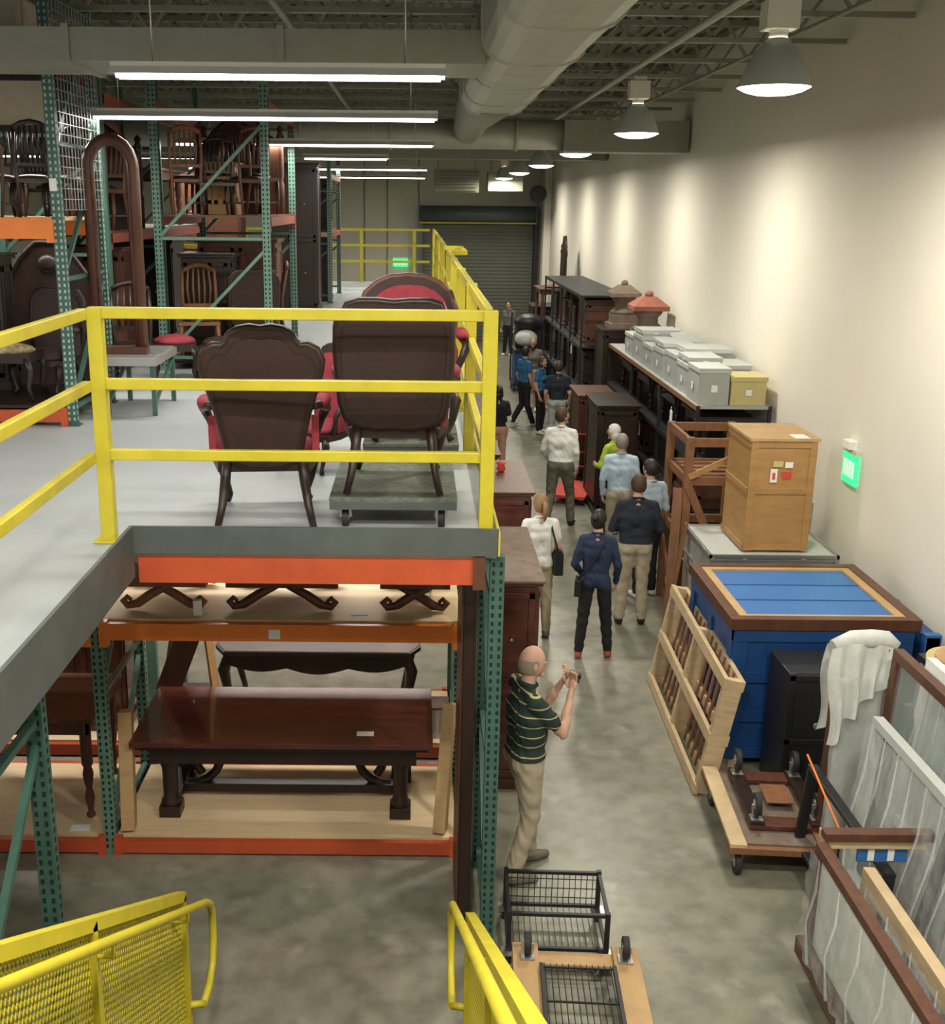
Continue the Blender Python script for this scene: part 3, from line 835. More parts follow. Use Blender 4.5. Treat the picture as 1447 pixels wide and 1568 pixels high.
cabinet('antique_cabinet', (-1.2, 13.0, 1.27), 1.8, .8, 1.0, 'dark'); cabinet('antique_cabinet', (-1, 17.0, .14), 1.8, .8, 1.0, 'dark')

# cabinets beside deck
cabinet('wooden_cabinet', (.77, 8.95, 0), .42, 1.45, 1.83, 'mahog', rows=2, cols=1, top='stone')
cabinet('wooden_cabinet', (.98, 13.1, 0), .7, 1.6, 1.50, 'mahog', cols=1, top='brown')
cabinet('wooden_cabinet', (.85, 15.8, 0), .6, 1.2, 1.3, 'brown', cols=1)
b = B(); b.lathe([(.03, 0), (.06, .03), (.04, .08), (.065, .11), (.0, .13)], (0, 0, 0), 'redlab', 12); b.fin('red_lantern', (1.05, 13.3, 1.50))

# ------------------------------------------------------------------ right side objects
b = B()
X0, X1, Y0, Y1, ZT = -.76, .72, -.7, .7, 1.36
b.bx(X0, X1, Y0, Y1, .1, ZT - .06, 'blue')
for x in (X0 + .05, X1 - .05): b.bx(x - .06, x + .06, Y0 - .025, Y0, .1, ZT - .06, 'blue')
for z in (.16, .5, .86, ZT - .13):
    b.bx(X0, X1, Y0 - .03, Y0, z - .05, z + .05, 'blue'); b.bx(X0 - .03, X0, Y0, Y1, z - .05, z + .05, 'blue')
for y in (Y0 + .06, 0, Y1 - .06): b.bx(X0 - .025, X0, y - .06, y + .06, .1, ZT - .06, 'blue')
for x in (X0 + .1, 0, X1 - .1): b.bx(x - .06, x + .06, Y0, Y1, 0, .1, 'pine')
for (x0, x1, y0, y1) in ((X0 - .05, X1 + .05, Y0 - .05, Y0 + .04), (X0 - .05, X1 + .05, Y1 - .04, Y1 + .05), (X0 - .05, X0 + .04, Y0 + .04, Y1 - .04), (X1 - .04, X1 + .05, Y0 + .04, Y1 - .04)):
    b.bx(x0, x1, y0, y1, ZT - .07, ZT + .03, 'brown')
for (x0, x1, y0, y1) in ((X0 + .04, X1 - .04, Y0 + .04, Y0 + .10), (X0 + .04, X1 - .04, Y1 - .10, Y1 - .04), (X0 + .04, X0 + .12, Y0 + .10, Y1 - .10), (X1 - .12, X1 - .04, Y0 + .10, Y1 - .10)):
    b.bx(x0, x1, y0, y1, ZT - .06, ZT + .02, 'tan2')
b.bx(X0 + .12, X1 - .12, Y0 + .10, Y1 - .10, ZT - .06, ZT + .0, 'bluel')
for y in (-.2, .2): b.bx(X0 + .12, X1 - .12, y - .006, y + .006, ZT + .0, ZT + .006, 'blue')
b.fin('blue_shipping_crate', (3.43, 9.3, 0), bevel=.006)
b = B(); b.bx(-.06, .06, -.45, .45, 0, 1.2, 'blue'); b.bx(-.07, .07, -.45, -.38, 0, 1.22, 'bluel'); b.bx(-.07, .07, .38, .45, 0, 1.22, 'bluel'); b.fin('blue_panel', (4.36, 9.1, 0), bevel=.004)
b = B()
b.bx(-.55, .55, -.24, .24, .04, 1.14, 'black')
for x in (-.52, -.1, .52):
    b.bx(x - .03, x + .03, -.26, -.24, .04, 1.14, 'wire')
for z in (.1, .55, 1.10): b.bx(-.55, .55, -.26, -.24, z - .03, z + .03, 'wire')
b.cyl((-.3, -.26, .7), (-.3, -.28, .7), .03, 'steel', 12); b.cyl((.15, -.26, .7), (.15, -.28, .7), .03, 'steel', 12)
for x in (-.45, .45):
    for y in (-.18, .18): b.bx(x - .04, x + .04, y - .04, y + .04, 0, .04, 'rubber')
b.fin('black_storage_case', (3.50, 8.27, 0), bevel=.01)

b = B()
W, D, Hh = .66, .8, 1.14
b.bx(-W / 2, W / 2, -D / 2, D / 2, 0, Hh, 'tan')
for x in (-W / 2 + .035, W / 2 - .035): b.bx(x - .035, x + .035, -D / 2 - .012, -D / 2, 0, Hh, 'tan')
for z in (.035, Hh * .55, Hh - .035):
    b.bx(-W / 2, W / 2, -D / 2 - .010, -D / 2, z - .03, z + .03, 'tan'); b.bx(-W / 2 - .012, -W / 2, -D / 2, D / 2, z - .03, z + .03, 'tan')
b.bx(-W / 2 - .02, W / 2 + .02, -D / 2 - .02, D / 2 + .02, Hh, Hh + .03, 'tan2')
b.bx(-.12, -.05, -D / 2 - .014, -D / 2 - .011, .72, .86, 'white')
b.bx(-.1, -.07, -D / 2 - .017, -D / 2 - .013, .75, .82, 'redlab'); b.bx(.0, .09, -D / 2 - .014, -D / 2 - .011, .76, .83, 'redlab')
b.bx(-.10, .0, -D / 2 - .014, -D / 2 - .011, .88, .94, 'card'); b.bx(.02, .10, -D / 2 - .014, -D / 2 - .011, .87, .93, 'white'); b.bx(.1, .25, -D / 2, -D / 2 + .2, Hh + .031, Hh + .033, 'white')
b.fin('plywood_shipping_crate', (3.68, 11.2, 1.285), bevel=.006)
b = B()
CW = .64
b.bx(-CW, CW, -.55, .55, .0, .85, 'metalbox')
b.bx(-CW, CW, -.55, .55, .87, 1.24, 'metalbox')
for z in (.88, 1.0, 1.22): b.bx(-CW - .02, CW + .02, -.57, .57, z - .012, z + .012, 'steel')
for x in (-CW + .01, -.3, .3, CW - .01): b.bx(x - .02, x + .02, -.58, -.55, .0, 1.24, 'steel')
for (x0, x1, y0, y1) in ((-CW - .02, CW + .02, -.57, -.54), (-CW - .02, CW + .02, .54, .57), (-CW - .02, -CW + .01, -.57, .57), (CW - .01, CW + .02, -.57, .57)): b.bx(x0, x1, y0, y1, 1.24, 1.28, 'steel')
b.bx(-CW, CW, -.55, .55, 1.24, 1.262, 'greyl')
b.bx(-.05, .22, -.59, -.582, 1.06, 1.18, 'white'); b.bx(.0, .17, -.594, -.59, 1.09, 1.15, 'brown')
b.bar((CW, .3, 1.24), (CW + .01, .3, 1.6), .02, .02, 'steel')
b.fin('metal_transit_case', (3.64, 11.22, 0.0), bevel=.005)

b = B()
b.bx(-.03, 0.0, -.18, .18, 0, .32, 'exitg'); b.bx(-.05, 0, -.19, .19, .32, .37, 'ballast')
b.bx(-.09, 0, -.09, .09, .37, .45, 'white')
for k in range(4): b.bx(-.034, -.029, -.13 + k * .075, -.08 + k * .075, .07, .24, 'exitw')
b.fin('exit_sign', (4.497, 11.1, 1.93))
l = bpy.data.lights.new('exit_sign_glow', 'AREA'); l.size = .28; l.energy = 1.6; l.color = (.25, 1, .4)
o = bpy.data.objects.new('exit_sign_glow', l); o.location = (4.44, 11.1, 2.08); o.rotation_euler = (0, R(70), 0); sc.collection.objects.link(o)

b = B()
W, D, H2 = .72, .95, 2.2
for x in (-W / 2, W / 2):
    for y in (-D / 2, D / 2): b.bx(x - .045, x + .045, y - .035, y + .035, 0, H2, 'rust')
for z in (.1, 1.0, 1.7, H2 - .06):
    for y in (-D / 2, D / 2): b.bx(-W / 2, W / 2, y - .02, y + .02, z - .05, z + .05, 'rust')
    for x in (-W / 2, W / 2): b.bx(x - .02, x + .02, -D / 2, D / 2, z - .05, z + .05, 'rust')
b.bar((-W / 2, -D / 2 - .04, .1), (W / 2, -D / 2 - .04, 1.65), .025, .09, 'rust'); b.bar((W / 2, -D / 2 - .05, .1), (-W / 2, -D / 2 - .05, 1.65), .025, .09, 'rust')
b.bar((-W / 2 - .04, -D / 2, 0), (-W / 2 - .04, D / 2, .9), .025, .09, 'rust')
b.bar((-W / 2, -D / 2 - .04, 1.75), (W / 2, -D / 2 - .04, 2.1), .025, .07, 'tan')
for k in range(5): b.bx(-W / 2, W / 2, -D / 2 + k * .2, -D / 2 + .1 + k * .2, 1.7, 1.73, 'rust')
b.fin('open_timber_crate', (3.42, 12.55, 0), bevel=.004)
plank('leaning_board', (2.88, 11.80, 0), (2.98, 12.15, 1.6), .11, .03, 'rust')
plank('leaning_board', (2.78, 11.5, 0), (2.95, 11.57, 1.35), .03, .09, 'rust')

# slatted wood crate side leaning
b = B()
L2, H3 = 2.3, 1.03
for off in (0, .13):
    for v in (.03, .50, .99):
        b.bx(off - .02, off + .02, -L2 / 2, L2 / 2, v - .045, v + .045, 'pine')
for k in range(15):
    y = -L2 / 2 + .04 + k * (L2 - .08) / 14
    if k in (0, 7, 14):
        b.bx(-.01, .14, y - .035, y + .035, 0, 1.03, 'pine')
    else:
        b.bx(.10, .12, y - .022, y + .022, 0, 1.03, 'rust')
ob = b.fin('slatted_wood_crate', (2.36, 9.28, 0.02), bevel=.003)
ob.rotation_euler = (0, R(10), R(-2))

# dollies right
b = B()
w, d, r = .75, 1.15, .09
for sx in (-1, 1):
    for sy in (-1, 1): caster(b, sx * (w / 2 - .08), sy * (d / 2 - .1), 0, r)
z = r * 2.3
for sy in (-1, 1): b.bx(-w / 2, w / 2, sy * (d / 2 - .07) - .07, sy * (d / 2 - .07) + .07, z, z + .05, 'rust')
for sx in (-1, 1): b.bx(sx * (w / 2 - .06) - .06, sx * (w / 2 - .06) + .06, -d / 2, d / 2, z + .05, z + .08, 'pine' if sx < 0 else 'rust')
b.bx(-w / 2 + .12, w / 2 - .12, -d / 2 + .05, d / 2 - .05, z + .05, z + .065, 'stone')
z2 = z + .085
for sy in (-1, 1): b.box((.08, .05 + sy * .34, z2 + .01), (.55, .14, .035), 'brown')
for sx in (-1, 1): b.box((.08 + sx * .22, .05, z2 + .04), (.11, .82, .03), 'dark')
b.box((.10, .1, z2 + .035), (.2, .28, .012), 'rust')
for sx, sy in ((-1, -1), (-1, 1), (1, 1), (1, -.9)):
    caster(b, .08 + sx * .22, .05 + sy * .34, z2 + .055 + 2.25 * .085, .085, -1)
b.fin('furniture_dolly', (2.68, 7.5, 0), rz=-4, bevel=.004)

# bottom centre dolly + wire basket
b = B()
w, d, r = .78, 1.5, .07
for sx in (-1, 1):
    for sy in (-1, 1): caster(b, sx * (w / 2 - .1), sy * (d / 2 - .12), 0, r)
z = r * 2.3
for sx in (-1, 1): b.bx(sx * (w / 2 - .08) - .08, sx * (w / 2 - .08) + .08, -d / 2, d / 2, z, z + .035, 'tan2')
for sy in (-1, 0, 1): b.bx(-w / 2, w / 2, sy * (d / 2 - .09) - .06, sy * (d / 2 - .09) + .06, z - .03, z - .001, 'tan2')
for sx in (-1, 1): caster(b, sx * (w / 2 - .09), d / 2 - .12, z + .04 + 2.25 * .065, .065, -1)
for k in range(12): b.bar((-.2 + k * .036, -d / 2 + .1, z + .06), (-.2 + k * .036, d / 2 - .22, z + .06), .006, .006, 'wire')
for y in (-.5, -.15, .2, .5): b.bar((-.22, y, z + .055), (.22, y, z + .055), .012, .012, 'wire')
for x in (-.22, .22): b.bar((x, -.62, z + .06), (x, .52, z + .06), .025, .025, 'wire')
b.fin('wooden_dolly', (.98, 5.20, 0), rz=-3, bevel=.003)
b = B()
w, d = .62, .46; HZ = .36
for sx in (-1, 1):
    for sy in (-1, 1):
        b.bar((sx * w / 2, sy * d / 2, .09), (sx * w / 2, sy * d / 2, HZ + .02), .03, .03, 'wire'); caster(b, sx * w / 2, sy * d / 2, 0, .04)
for z in (.11, HZ):
    b.bar((-w / 2, -d / 2, z), (w / 2, -d / 2, z), .022, .022, 'wire'); b.bar((-w / 2, d / 2, z), (w / 2, d / 2, z), .022, .022, 'wire')
    b.bar((-w / 2, -d / 2, z), (-w / 2, d / 2, z), .022, .022, 'wire'); b.bar((w / 2, -d / 2, z), (w / 2, d / 2, z), .022, .022, 'wire')
for k in range(17): b.bar((-w / 2 + k * w / 16, -d / 2, .11), (-w / 2 + k * w / 16, d / 2, .11), .005, .005, 'wire')
for k in range(17): b.bar((-w / 2 + k * w / 16, d / 2, .11), (-w / 2 + k * w / 16, d / 2, HZ), .005, .005, 'wire')
for k in range(3): b.bar((-w / 2, d / 2, .17 + k * .07), (w / 2, d / 2, .17 + k * .07), .005, .005, 'wire')
b.fin('wire_basket_cart', (.93, 6.25, 0), rz=-2)

# panel carts lower right
def framed_panel(name, x, y0, y1, z0, z1, wood, fill, lean=0, fw=.09, wrap=False):
    b = B(); L3 = y1 - y0; h = z1 - z0
    for z in (fw / 2, h - fw / 2): b.bx(-.035, .035, -L3 / 2, L3 / 2, z - fw / 2, z + fw / 2, wood)
    for y in (-L3 / 2 + fw / 2, L3 / 2 - fw / 2): b.bx(-.035, .035, y - fw / 2, y + fw / 2, fw, h - fw, wood)
    if fill: b.bx(-.01, .01, -L3 / 2 + fw, L3 / 2 - fw, fw, h - fw, fill)
    if wrap:
        n = 40; m_ = 20; vs = []; fs = []
        for i in range(n + 1):
            for j in range(m_ + 1):
                vs.append((-.05 - .03 * random.random() * (1 - .5 * j / m_), -L3 / 2 - .02 + (L3 + .04) * i / n, -.02 + (h - .03) * j / m_))
        for i in range(n):
            for j in range(m_):
                a = i * (m_ + 1) + j; fs.append((a, a + m_ + 1, a + m_ + 2, a + 1))
        b.add(vs, fs, 'plastic', True)
        b.add([(v[0] * -1, v[1], v[2]) for v in vs], fs, 'plastic', True)
        # bunched folds of film
        for q in range(7):
            yy = -L3 / 2 + L3 * (q + .5) / 7
            b.tube([(-.07, yy, .0), (-.085, yy + .05, h * .35), (-.075, yy - .02, h * .7), (-.055, yy + .03, h - .04)], [.012, .006, .010, .004], 'plastic', 6)
    ob = b.fin(name, (x, (y0 + y1) / 2, z0), bevel=.004); ob.rotation_euler = (0, R(lean), 0)
    return ob
b = B()
for sx in (-.35, .35):
    for sy in (-1.0, 1.0): caster(b, sx, sy, 0, .07)
b.bx(-.55, .55, -1.2, 1.2, .165, .22, 'brown')
b.bx(-.55, -.47, -1.2, 1.2, .22, .28, 'brown'); b.bx(.47, .55, -1.2, 1.2, .22, .28, 'brown')
b.fin('panel_cart', (2.95, 4.75, 0), bevel=.004)
framed_panel('wrapped_panel', 2.44, 3.6, 5.82, .29, 1.02, 'brown', 'cloth', 0, .06, wrap=True)
framed_panel('wrapped_panel', 2.66, 3.6, 5.7, .23, .93, 'pine', None, 2, .12, wrap=True)
framed_panel('framed_mirror', 3.12, 3.4, 5.6, .29, 1.15, 'brown', 'glass', 6, .08)
b = B()
b.bx(-.32, .34, -.04, .04, 0, .05, 'brown'); b.bx(-.3, .30, -.02, .12, -.06, -.0, 'pine')
b.bx(-.1, .2, .0, .02, -.16, -.06, 'bluel'); b.bx(-.04, .0, -.005, .0, -.15, -.07, 'white'); b.bx(.08, .12, -.005, .0, -.15, -.07, 'white')
b.fin('crate_header', (2.78, 5.86, 1.02), bevel=.003)
b = B()
for sx in (-.3, .3):
    for sy in (-.8, .8): caster(b, sx, sy, 0, .07)
b.bx(-.45, .45, -.9, .9, .165, .22, 'black')
for y in (-.85, .85):
    for x in (-.4, .4): b.bar((x, y, .22), (x * .6, y, 1.2), .05, .05, 'black')
b.fin('panel_cart', (3.35, 6.5, 0.0), bevel=.004)
framed_panel('framed_mirror', 3.22, 5.0, 6.95, .24, 1.80, 'brown', 'glass', 2, .07)
framed_panel('wrapped_panel', 3.00, 5.3, 6.7, .24, 1.42, 'greyl', None, 4, .06, wrap=True)
framed_panel('wrapped_panel', 3.62, 5.6, 7.4, .24, 1.55, 'white', 'glass', 5, .08, wrap=True)
framed_panel('framed_mirror', 2.80, 5.75, 7.1, .22, .85, 'wire', None, 4, .035)
b = B()  # draped white cloth bag
n = 28
for sgn in (-1, 1):
    vs = []; fs = []
    for i in range(n + 1):
        u = i / n
        for j in range(n + 1):
            v = j / n
            x = (-.27 + .44 * u) * (1 - .20 * v + .08 * math.sin(v * 6)) - .04 * v
            z = -.62 * v * (1.15 - .75 * u) - .025 * math.sin(u * 16) * v + .05 * math.sin(u * 3.1)
            y = sgn * (.05 + .06 * v + .035 * math.sin(u * 21 + sgn) * (.3 + v))
            vs.append((x, y, z))
    for i in range(n):
        for j in range(n):
            a = i * (n + 1) + j; fs.append((a, a + n + 1, a + n + 2, a + 1))
    b.add(vs, fs, 'cloth', True)
b.tube([(-.25, 0, .0), (-.12, .02, .05), (0, -.02, .07), (.12, .02, .05), (.18, 0, .0)], [.05, .06, .065, .06, .05], 'cloth', 10)
b.bx(-.2, .14, -.03, .03, -1.50, -.02, 'grey')
b.bx(-.22, -.19, -.045, .045, -1.50, .0, 'brown'); b.bx(.12, .15, -.045, .045, -1.50, .0, 'brown')
vs = []; fs = []
for i in range(13):
    for j in range(17): vs.append((-.24 + .42 * i / 12, -.10 - .03 * random.random(), -1.48 + 1.3 * j / 16))
for i in range(12):
    for j in range(16):
        a = i * 17 + j; fs.append((a, a + 17, a + 18, a + 1))
b.add(vs, fs, 'plastic', True)
b.fin('draped_white_cloth', (3.16, 7.14, 1.73))
b = B(); b.tube([(2.74, 6.95, 1.0), (2.78, 6.6, .82), (2.80, 6.3, .70)], .008, 'orange_s', 6); b.tube([(3.2, 5.2, .95), (3.22, 4.9, .8), (3.25, 4.6, .7)], .012, 'orange_s', 6); b.fin('orange_strap')
b = B(); b.cyl((0, 0, 0), (0, 0, .05), .28, 'card', 24); b.cyl((0, 0, .05), (0, 0, .07), .22, 'tan2', 24); b.bx(-.25, .25, -.25, .25, -1.35, 0, 'wire'); b.fin('round_tray_stand', (4.15, 7.7, 1.35))

# ---- shelving with archival boxes
def shelf_unit(name, x0, x1, y0, y1, zs, nbay, m='wire', topm='grey'):
    b = B()
    for k in range(nbay + 1):
        y = y0 + (y1 - y0) * k / nbay
        for x in (x0, x1): b.bx(x - .02, x + .02, y - .02, y + .02, 0, zs[-1], m)
        for z in np.arange(.3, zs[-1], .6): b.bar((x0, y, z), (x1, y, z), .015, .03, m)
    for z in zs: b.bx(x0 - .02, x1 + .02, y0, y1, z - .04, z, topm if z == zs[-1] else m)
    for z in zs: b.bx(x0 - .03, x0 - .015, y0, y1, z - .06, z, 'rust' if z == zs[-1] and m == 'wire' else m)
    return b.fin(name)
shelf_unit('metal_shelving', 3.52, 4.42, 13.65, 20.2, [.15, .9, 1.6, 2.28], 3)
def abox(x, y, z, w, d, h, m='grey', lid='greyl'):
    b = B()
    b.bx(-w / 2, w / 2, -d / 2, d / 2, 0, h - .03, m)
    b.bx(-w / 2 - .012, w / 2 + .012, -d / 2 - .012, d / 2 + .012, h - .06, h, lid)
    b.bx(-.04, .04, -d / 2 - .016, -d / 2 - .01, h * .35, h * .55, 'white')
    b.bx(-w / 2 - .016, -w / 2 - .01, -.04, .04, h * .35, h * .55, 'white')
    b.fin('archival_box' if m != 'card' else 'cardboard_box', (x, y, z), bevel=.006)
for i, y in enumerate(np.arange(14.75, 19.0, .78)):
    hh = (.40, .44, .40, .36, .42, .36)[i % 6]
    abox(3.78, y, 2.28, .44, .66, hh); abox(4.22, y + .05, 2.28, .34, .66, hh)
    if i % 2 == 0: abox(3.78, y, 2.28 + hh, .42, .6, .10)
    else: abox(4.02, y, 2.28 + hh, .62, .62, .08)
abox(4.15, 13.95, 2.28, .44, .5, .36, 'card', 'card')
abox(3.72, 14.02, 2.28, .38, .6, .46)
for i, y in enumerate((14.4, 16.0, 17.8, 19.3)):
    cabinet('stored_cabinet', (3.97, y, .15), .7, 1.1, .7, ('dark', 'brown')[i % 2], cols=1)
    cabinet('stored_cabinet', (3.97, y, .9), .7, 1.1, .62, ('brown', 'dark')[i % 2], cols=1)
    table('stored_table', (3.97, y, 1.6), .7, 1.1, .5, 'dark')
cabinet('dark_cabinet', (3.10, 17.3, 0), .60, 1.2, 1.75, 'dark', cols=1)
cabinet('dark_cabinet', (3.12, 19.4, 0), .6, 1.1, 1.55, 'brown', cols=1)
for i, (x, y, z) in enumerate(((3.48, 14.9, 2.0), (3.48, 17.0, 1.4), (3.2, 23.0, 1.9), (3.2, 25.5, 1.2), (3.48, 13.6, 1.8))):
    b = B(); b.bx(-.004, .004, -.06, .06, -.16, 0, 'white'); b.cyl((0, 0, 0), (0, 0, .05), .004, 'white', 5); b.fin('paper_tag', (x, y, z))
def cupola(loc, m1, m2, s=1):
    b = B(); b.T = Matrix.Scale(s, 4)
    b.bx(-.25, .25, -.25, .25, 0, .08, m2); b.bx(-.2, .2, -.2, .2, .08, .22, m2)
    b.lathe([(.20, .22), (.22, .26), (.14, .32), (.14, .40), (.19, .45), (.21, .50)], (0, 0, 0), m2, 12)
    vs = [(-.24, -.24, .50), (.24, -.24, .50), (.24, .24, .50), (-.24, .24, .50), (-.24, -.24, .56), (.24, -.24, .56), (.24, .24, .56), (-.24, .24, .56), (-.09, -.09, .68), (.09, -.09, .68), (.09, .09, .68), (-.09, .09, .68)]
    fs = [(3, 2, 1, 0)] + [(a, (a + 1) % 4, (a + 1) % 4 + 4, a + 4) for a in range(4)] + [(a + 4, (a + 1) % 4 + 4, (a + 1) % 4 + 8, a + 8) for a in range(4)] + [(8, 9, 10, 11)]
    b.add(vs, fs, m1)
    b.ell((0, 0, .71), (.06, .06, .05), m1, 10, 6)
    b.fin('carved_finial', loc)
cupola((4.08, 19.75, 2.28), 'terra', 'stone', 1.3); cupola((3.85, 20.9, 2.5), 'stone', 'stone', 1.15)
cabinet('tall_dark_cabinet', (3.85, 20.95, 0), .8, 1.0, 2.5, 'dark', rows=2, cols=1)
shelf_unit('black_metal_shelving', 3.25, 4.15, 22.0, 28.5, [.15, 1.1, 2.0, 3.0], 4, 'black', 'black')
for i, y in enumerate((22.8, 24.4, 26, 27.6)):
    cabinet('stored_cabinet', (3.72, y, .15), .7, 1.2, .9, 'dark', cols=1); cabinet('stored_cabinet', (3.72, y, 1.1), .7, 1.2, .8, 'dark', cols=1)
    cabinet('stored_cabinet', (3.72, y, 2.0), .7, 1.2, .7 if i % 2 else .9, ('brown', 'dark')[i % 2], cols=1)
table('wooden_table', (3.7, 30.2, 0), 1.0, 1.6, 2.6, 'brown')
headboard('carved_headboard', (4.05, 31.4, 2.0), .8, 1.9, 90, 'dark')
cabinet('stored_cabinet', (3.75, 31.9, 0), 1.0, 1.4, 2.0, 'dark')
b = B()
b.bx(-.45, .45, -.5, .5, .15, .22, 'black')
for x in (-.4, .4):
    for yy in (-.4, .4): caster(b, x, yy, 0, .06)
b.bx(-.4, .4, -.4, .4, .22, 1.0, 'blue'); b.ell((-.1, -.1, 1.35), (.3, .28, .22), 'cloth', 14, 8); b.bx(-.42, .42, -.42, .42, 1.0, 1.08, 'black'); b.ell((.0, .1, 1.75), (.42, .3, .22), 'black', 14, 8); b.bx(-.35, .35, .05, .35, 1.08, 1.75, 'wire')
b.bar((-.44, .44, .2), (-.44, .44, 2.0), .04, .04, 'black'); b.bar((.44, .44, .2), (.44, .44, 2.0), .04, .04, 'black')
b.fin('loaded_cart', (2.95, 29.2, 0))
b = B()
b.bx(-.3, .3, -.55, .55, .12, .16, 'redlab')
for x in (-.24, .24):
    for yy in (-.45, .45): caster(b, x, yy, 0, .045)
b.tube([(-.25, .55, .16), (-.25, .65, .95), (.25, .65, .95), (.25, .55, .16)], .02, 'redlab', 8)
for z in (.4, .65): b.bar((-.25, .6, z), (.25, .6, z), .02, .02, 'redlab')
b.fin('red_platform_cart', (2.62, 17.8, 0), rz=-20)

# ------------------------------------------------------------------ people
SKIN = mat('skin', (.54, .32, .235), .55)
EYE = mat('eye_white', (.8, .8, .78), .3); PUP = mat('pupil', (.02, .015, .01), .3); LIP = mat('lips', (.38, .14, .12), .5)
def fab(name, c, **k): return mat(name, c, .85, kind=k.pop('kind', 'noise'), scale=k.pop('scale', 14), var=k.pop('var', .2), **k)
F = dict(stripe=mat('striped_polo', (.45, .38, .18), .85, kind='stripe', scale=13, var=.12, col2=(.012, .03, .026)),
         khaki=fab('khaki', (.44, .38, .275)), navy=fab('navy', (.012, .016, .030)), blue=fab('navy_blue', (.018, .032, .080)), black=fab('black_cloth', (.012, .012, .014)),
         white=fab('white_shirt', (.76, .76, .74), var=.08), ltblue=fab('light_blue', (.45, .58, .70), var=.1), lime=fab('lime', (.42, .55, .05)),
         grey=fab('grey_cloth', (.16, .15, .12)), teal=fab('royal_blue', (.03, .15, .34)), jeans=fab('jeans', (.42, .45, .46)), red=fab('coral', (.42, .10, .08)))
HAIR = dict(brown=mat('hair_brown', (.06, .03, .015), .6), dark=mat('hair_dark', (.015, .01, .008), .5), grey=mat('hair_grey', (.26, .21, .17), .7), white=mat('hair_white', (.62, .60, .55), .7), blond=mat('hair_blond', (.26, .16, .075), .6))

def capsule(bm, p0, p1, r0, r1, n=14):
    p0, p1 = Vector(p0), Vector(p1)
    d = p1 - p0; L = d.length
    if L < 1e-5: d = Vector((0, 0, 1)); L = 1e-5
    d = d.normalized(); sd = d.orthogonal().normalized(); u = d.cross(sd)
    rings = []
    for k in range(5):
        a = math.pi / 2 * k / 5
        rings.append((-r0 * math.cos(a), r0 * math.sin(a)))
    rings[0] = (-r0, r0 * .02)
    rings += [(0, r0), (L, r1)]
    for k in range(4, -1, -1):
        a = math.pi / 2 * k / 5
        rings.append((L + r1 * math.cos(a), max(r1 * math.sin(a), r1 * .02)))
    vs = []
    for t, r in rings:
        vs.append([bm.verts.new(p0 + d * t + (sd * math.cos(2 * math.pi * j / n) + u * math.sin(2 * math.pi * j / n)) * r) for j in range(n)])
    for i in range(len(vs) - 1):
        for j in range(n):
            bm.faces.new((vs[i][j], vs[i][(j + 1) % n], vs[i + 1][(j + 1) % n], vs[i + 1][j]))
    bm.faces.new(vs[0][::-1]); bm.faces.new(vs[-1])

def hand(b, wr, d, nrm, skin, side=1, curl=.45, s=1.0):
    d = Vector(d).normalized(); nrm = Vector(nrm); nrm = (nrm - d * nrm.dot(d)).normalized(); sd = d.cross(nrm).normalized() * side
    wr = Vector(wr)
    rot = Matrix((sd, d, nrm)).transposed()
    b.ell(wr + d * .045 * s, (.040 * s, .055 * s, .017 * s), skin, 12, 8, rot=rot)
    for k, (off, L) in enumerate(((-.030, .062), (-.010, .078), (.010, .083), (.030, .074))):
        p = wr + d * .080 * s - sd * off * s
        pts = [p - d * .02 * s]; ang = 0
        for seg in (.42, .32, .26):
            ang += curl
            dd = d * math.cos(ang) + nrm * math.sin(ang)
            p = p + dd * L * seg * s; pts.append(p)
        b.tube(pts, [.0095 * s, .009 * s, .008 * s, .0065 * s], skin, 6)
    p = wr + d * .02 * s + sd * .025 * s
    pts = [p, p + (sd * .75 + d * .6 + nrm * .2).normalized() * .035 * s]
    pts.append(pts[-1] + (sd * .25 + d * .8 + nrm * .5).normalized() * .03 * s)
    pts.append(pts[-1] + (d * .8 + nrm * .6 - sd * .1).normalized() * .022 * s)
    b.tube(pts, [.013 * s, .012 * s, .010 * s, .008 * s], skin, 6)

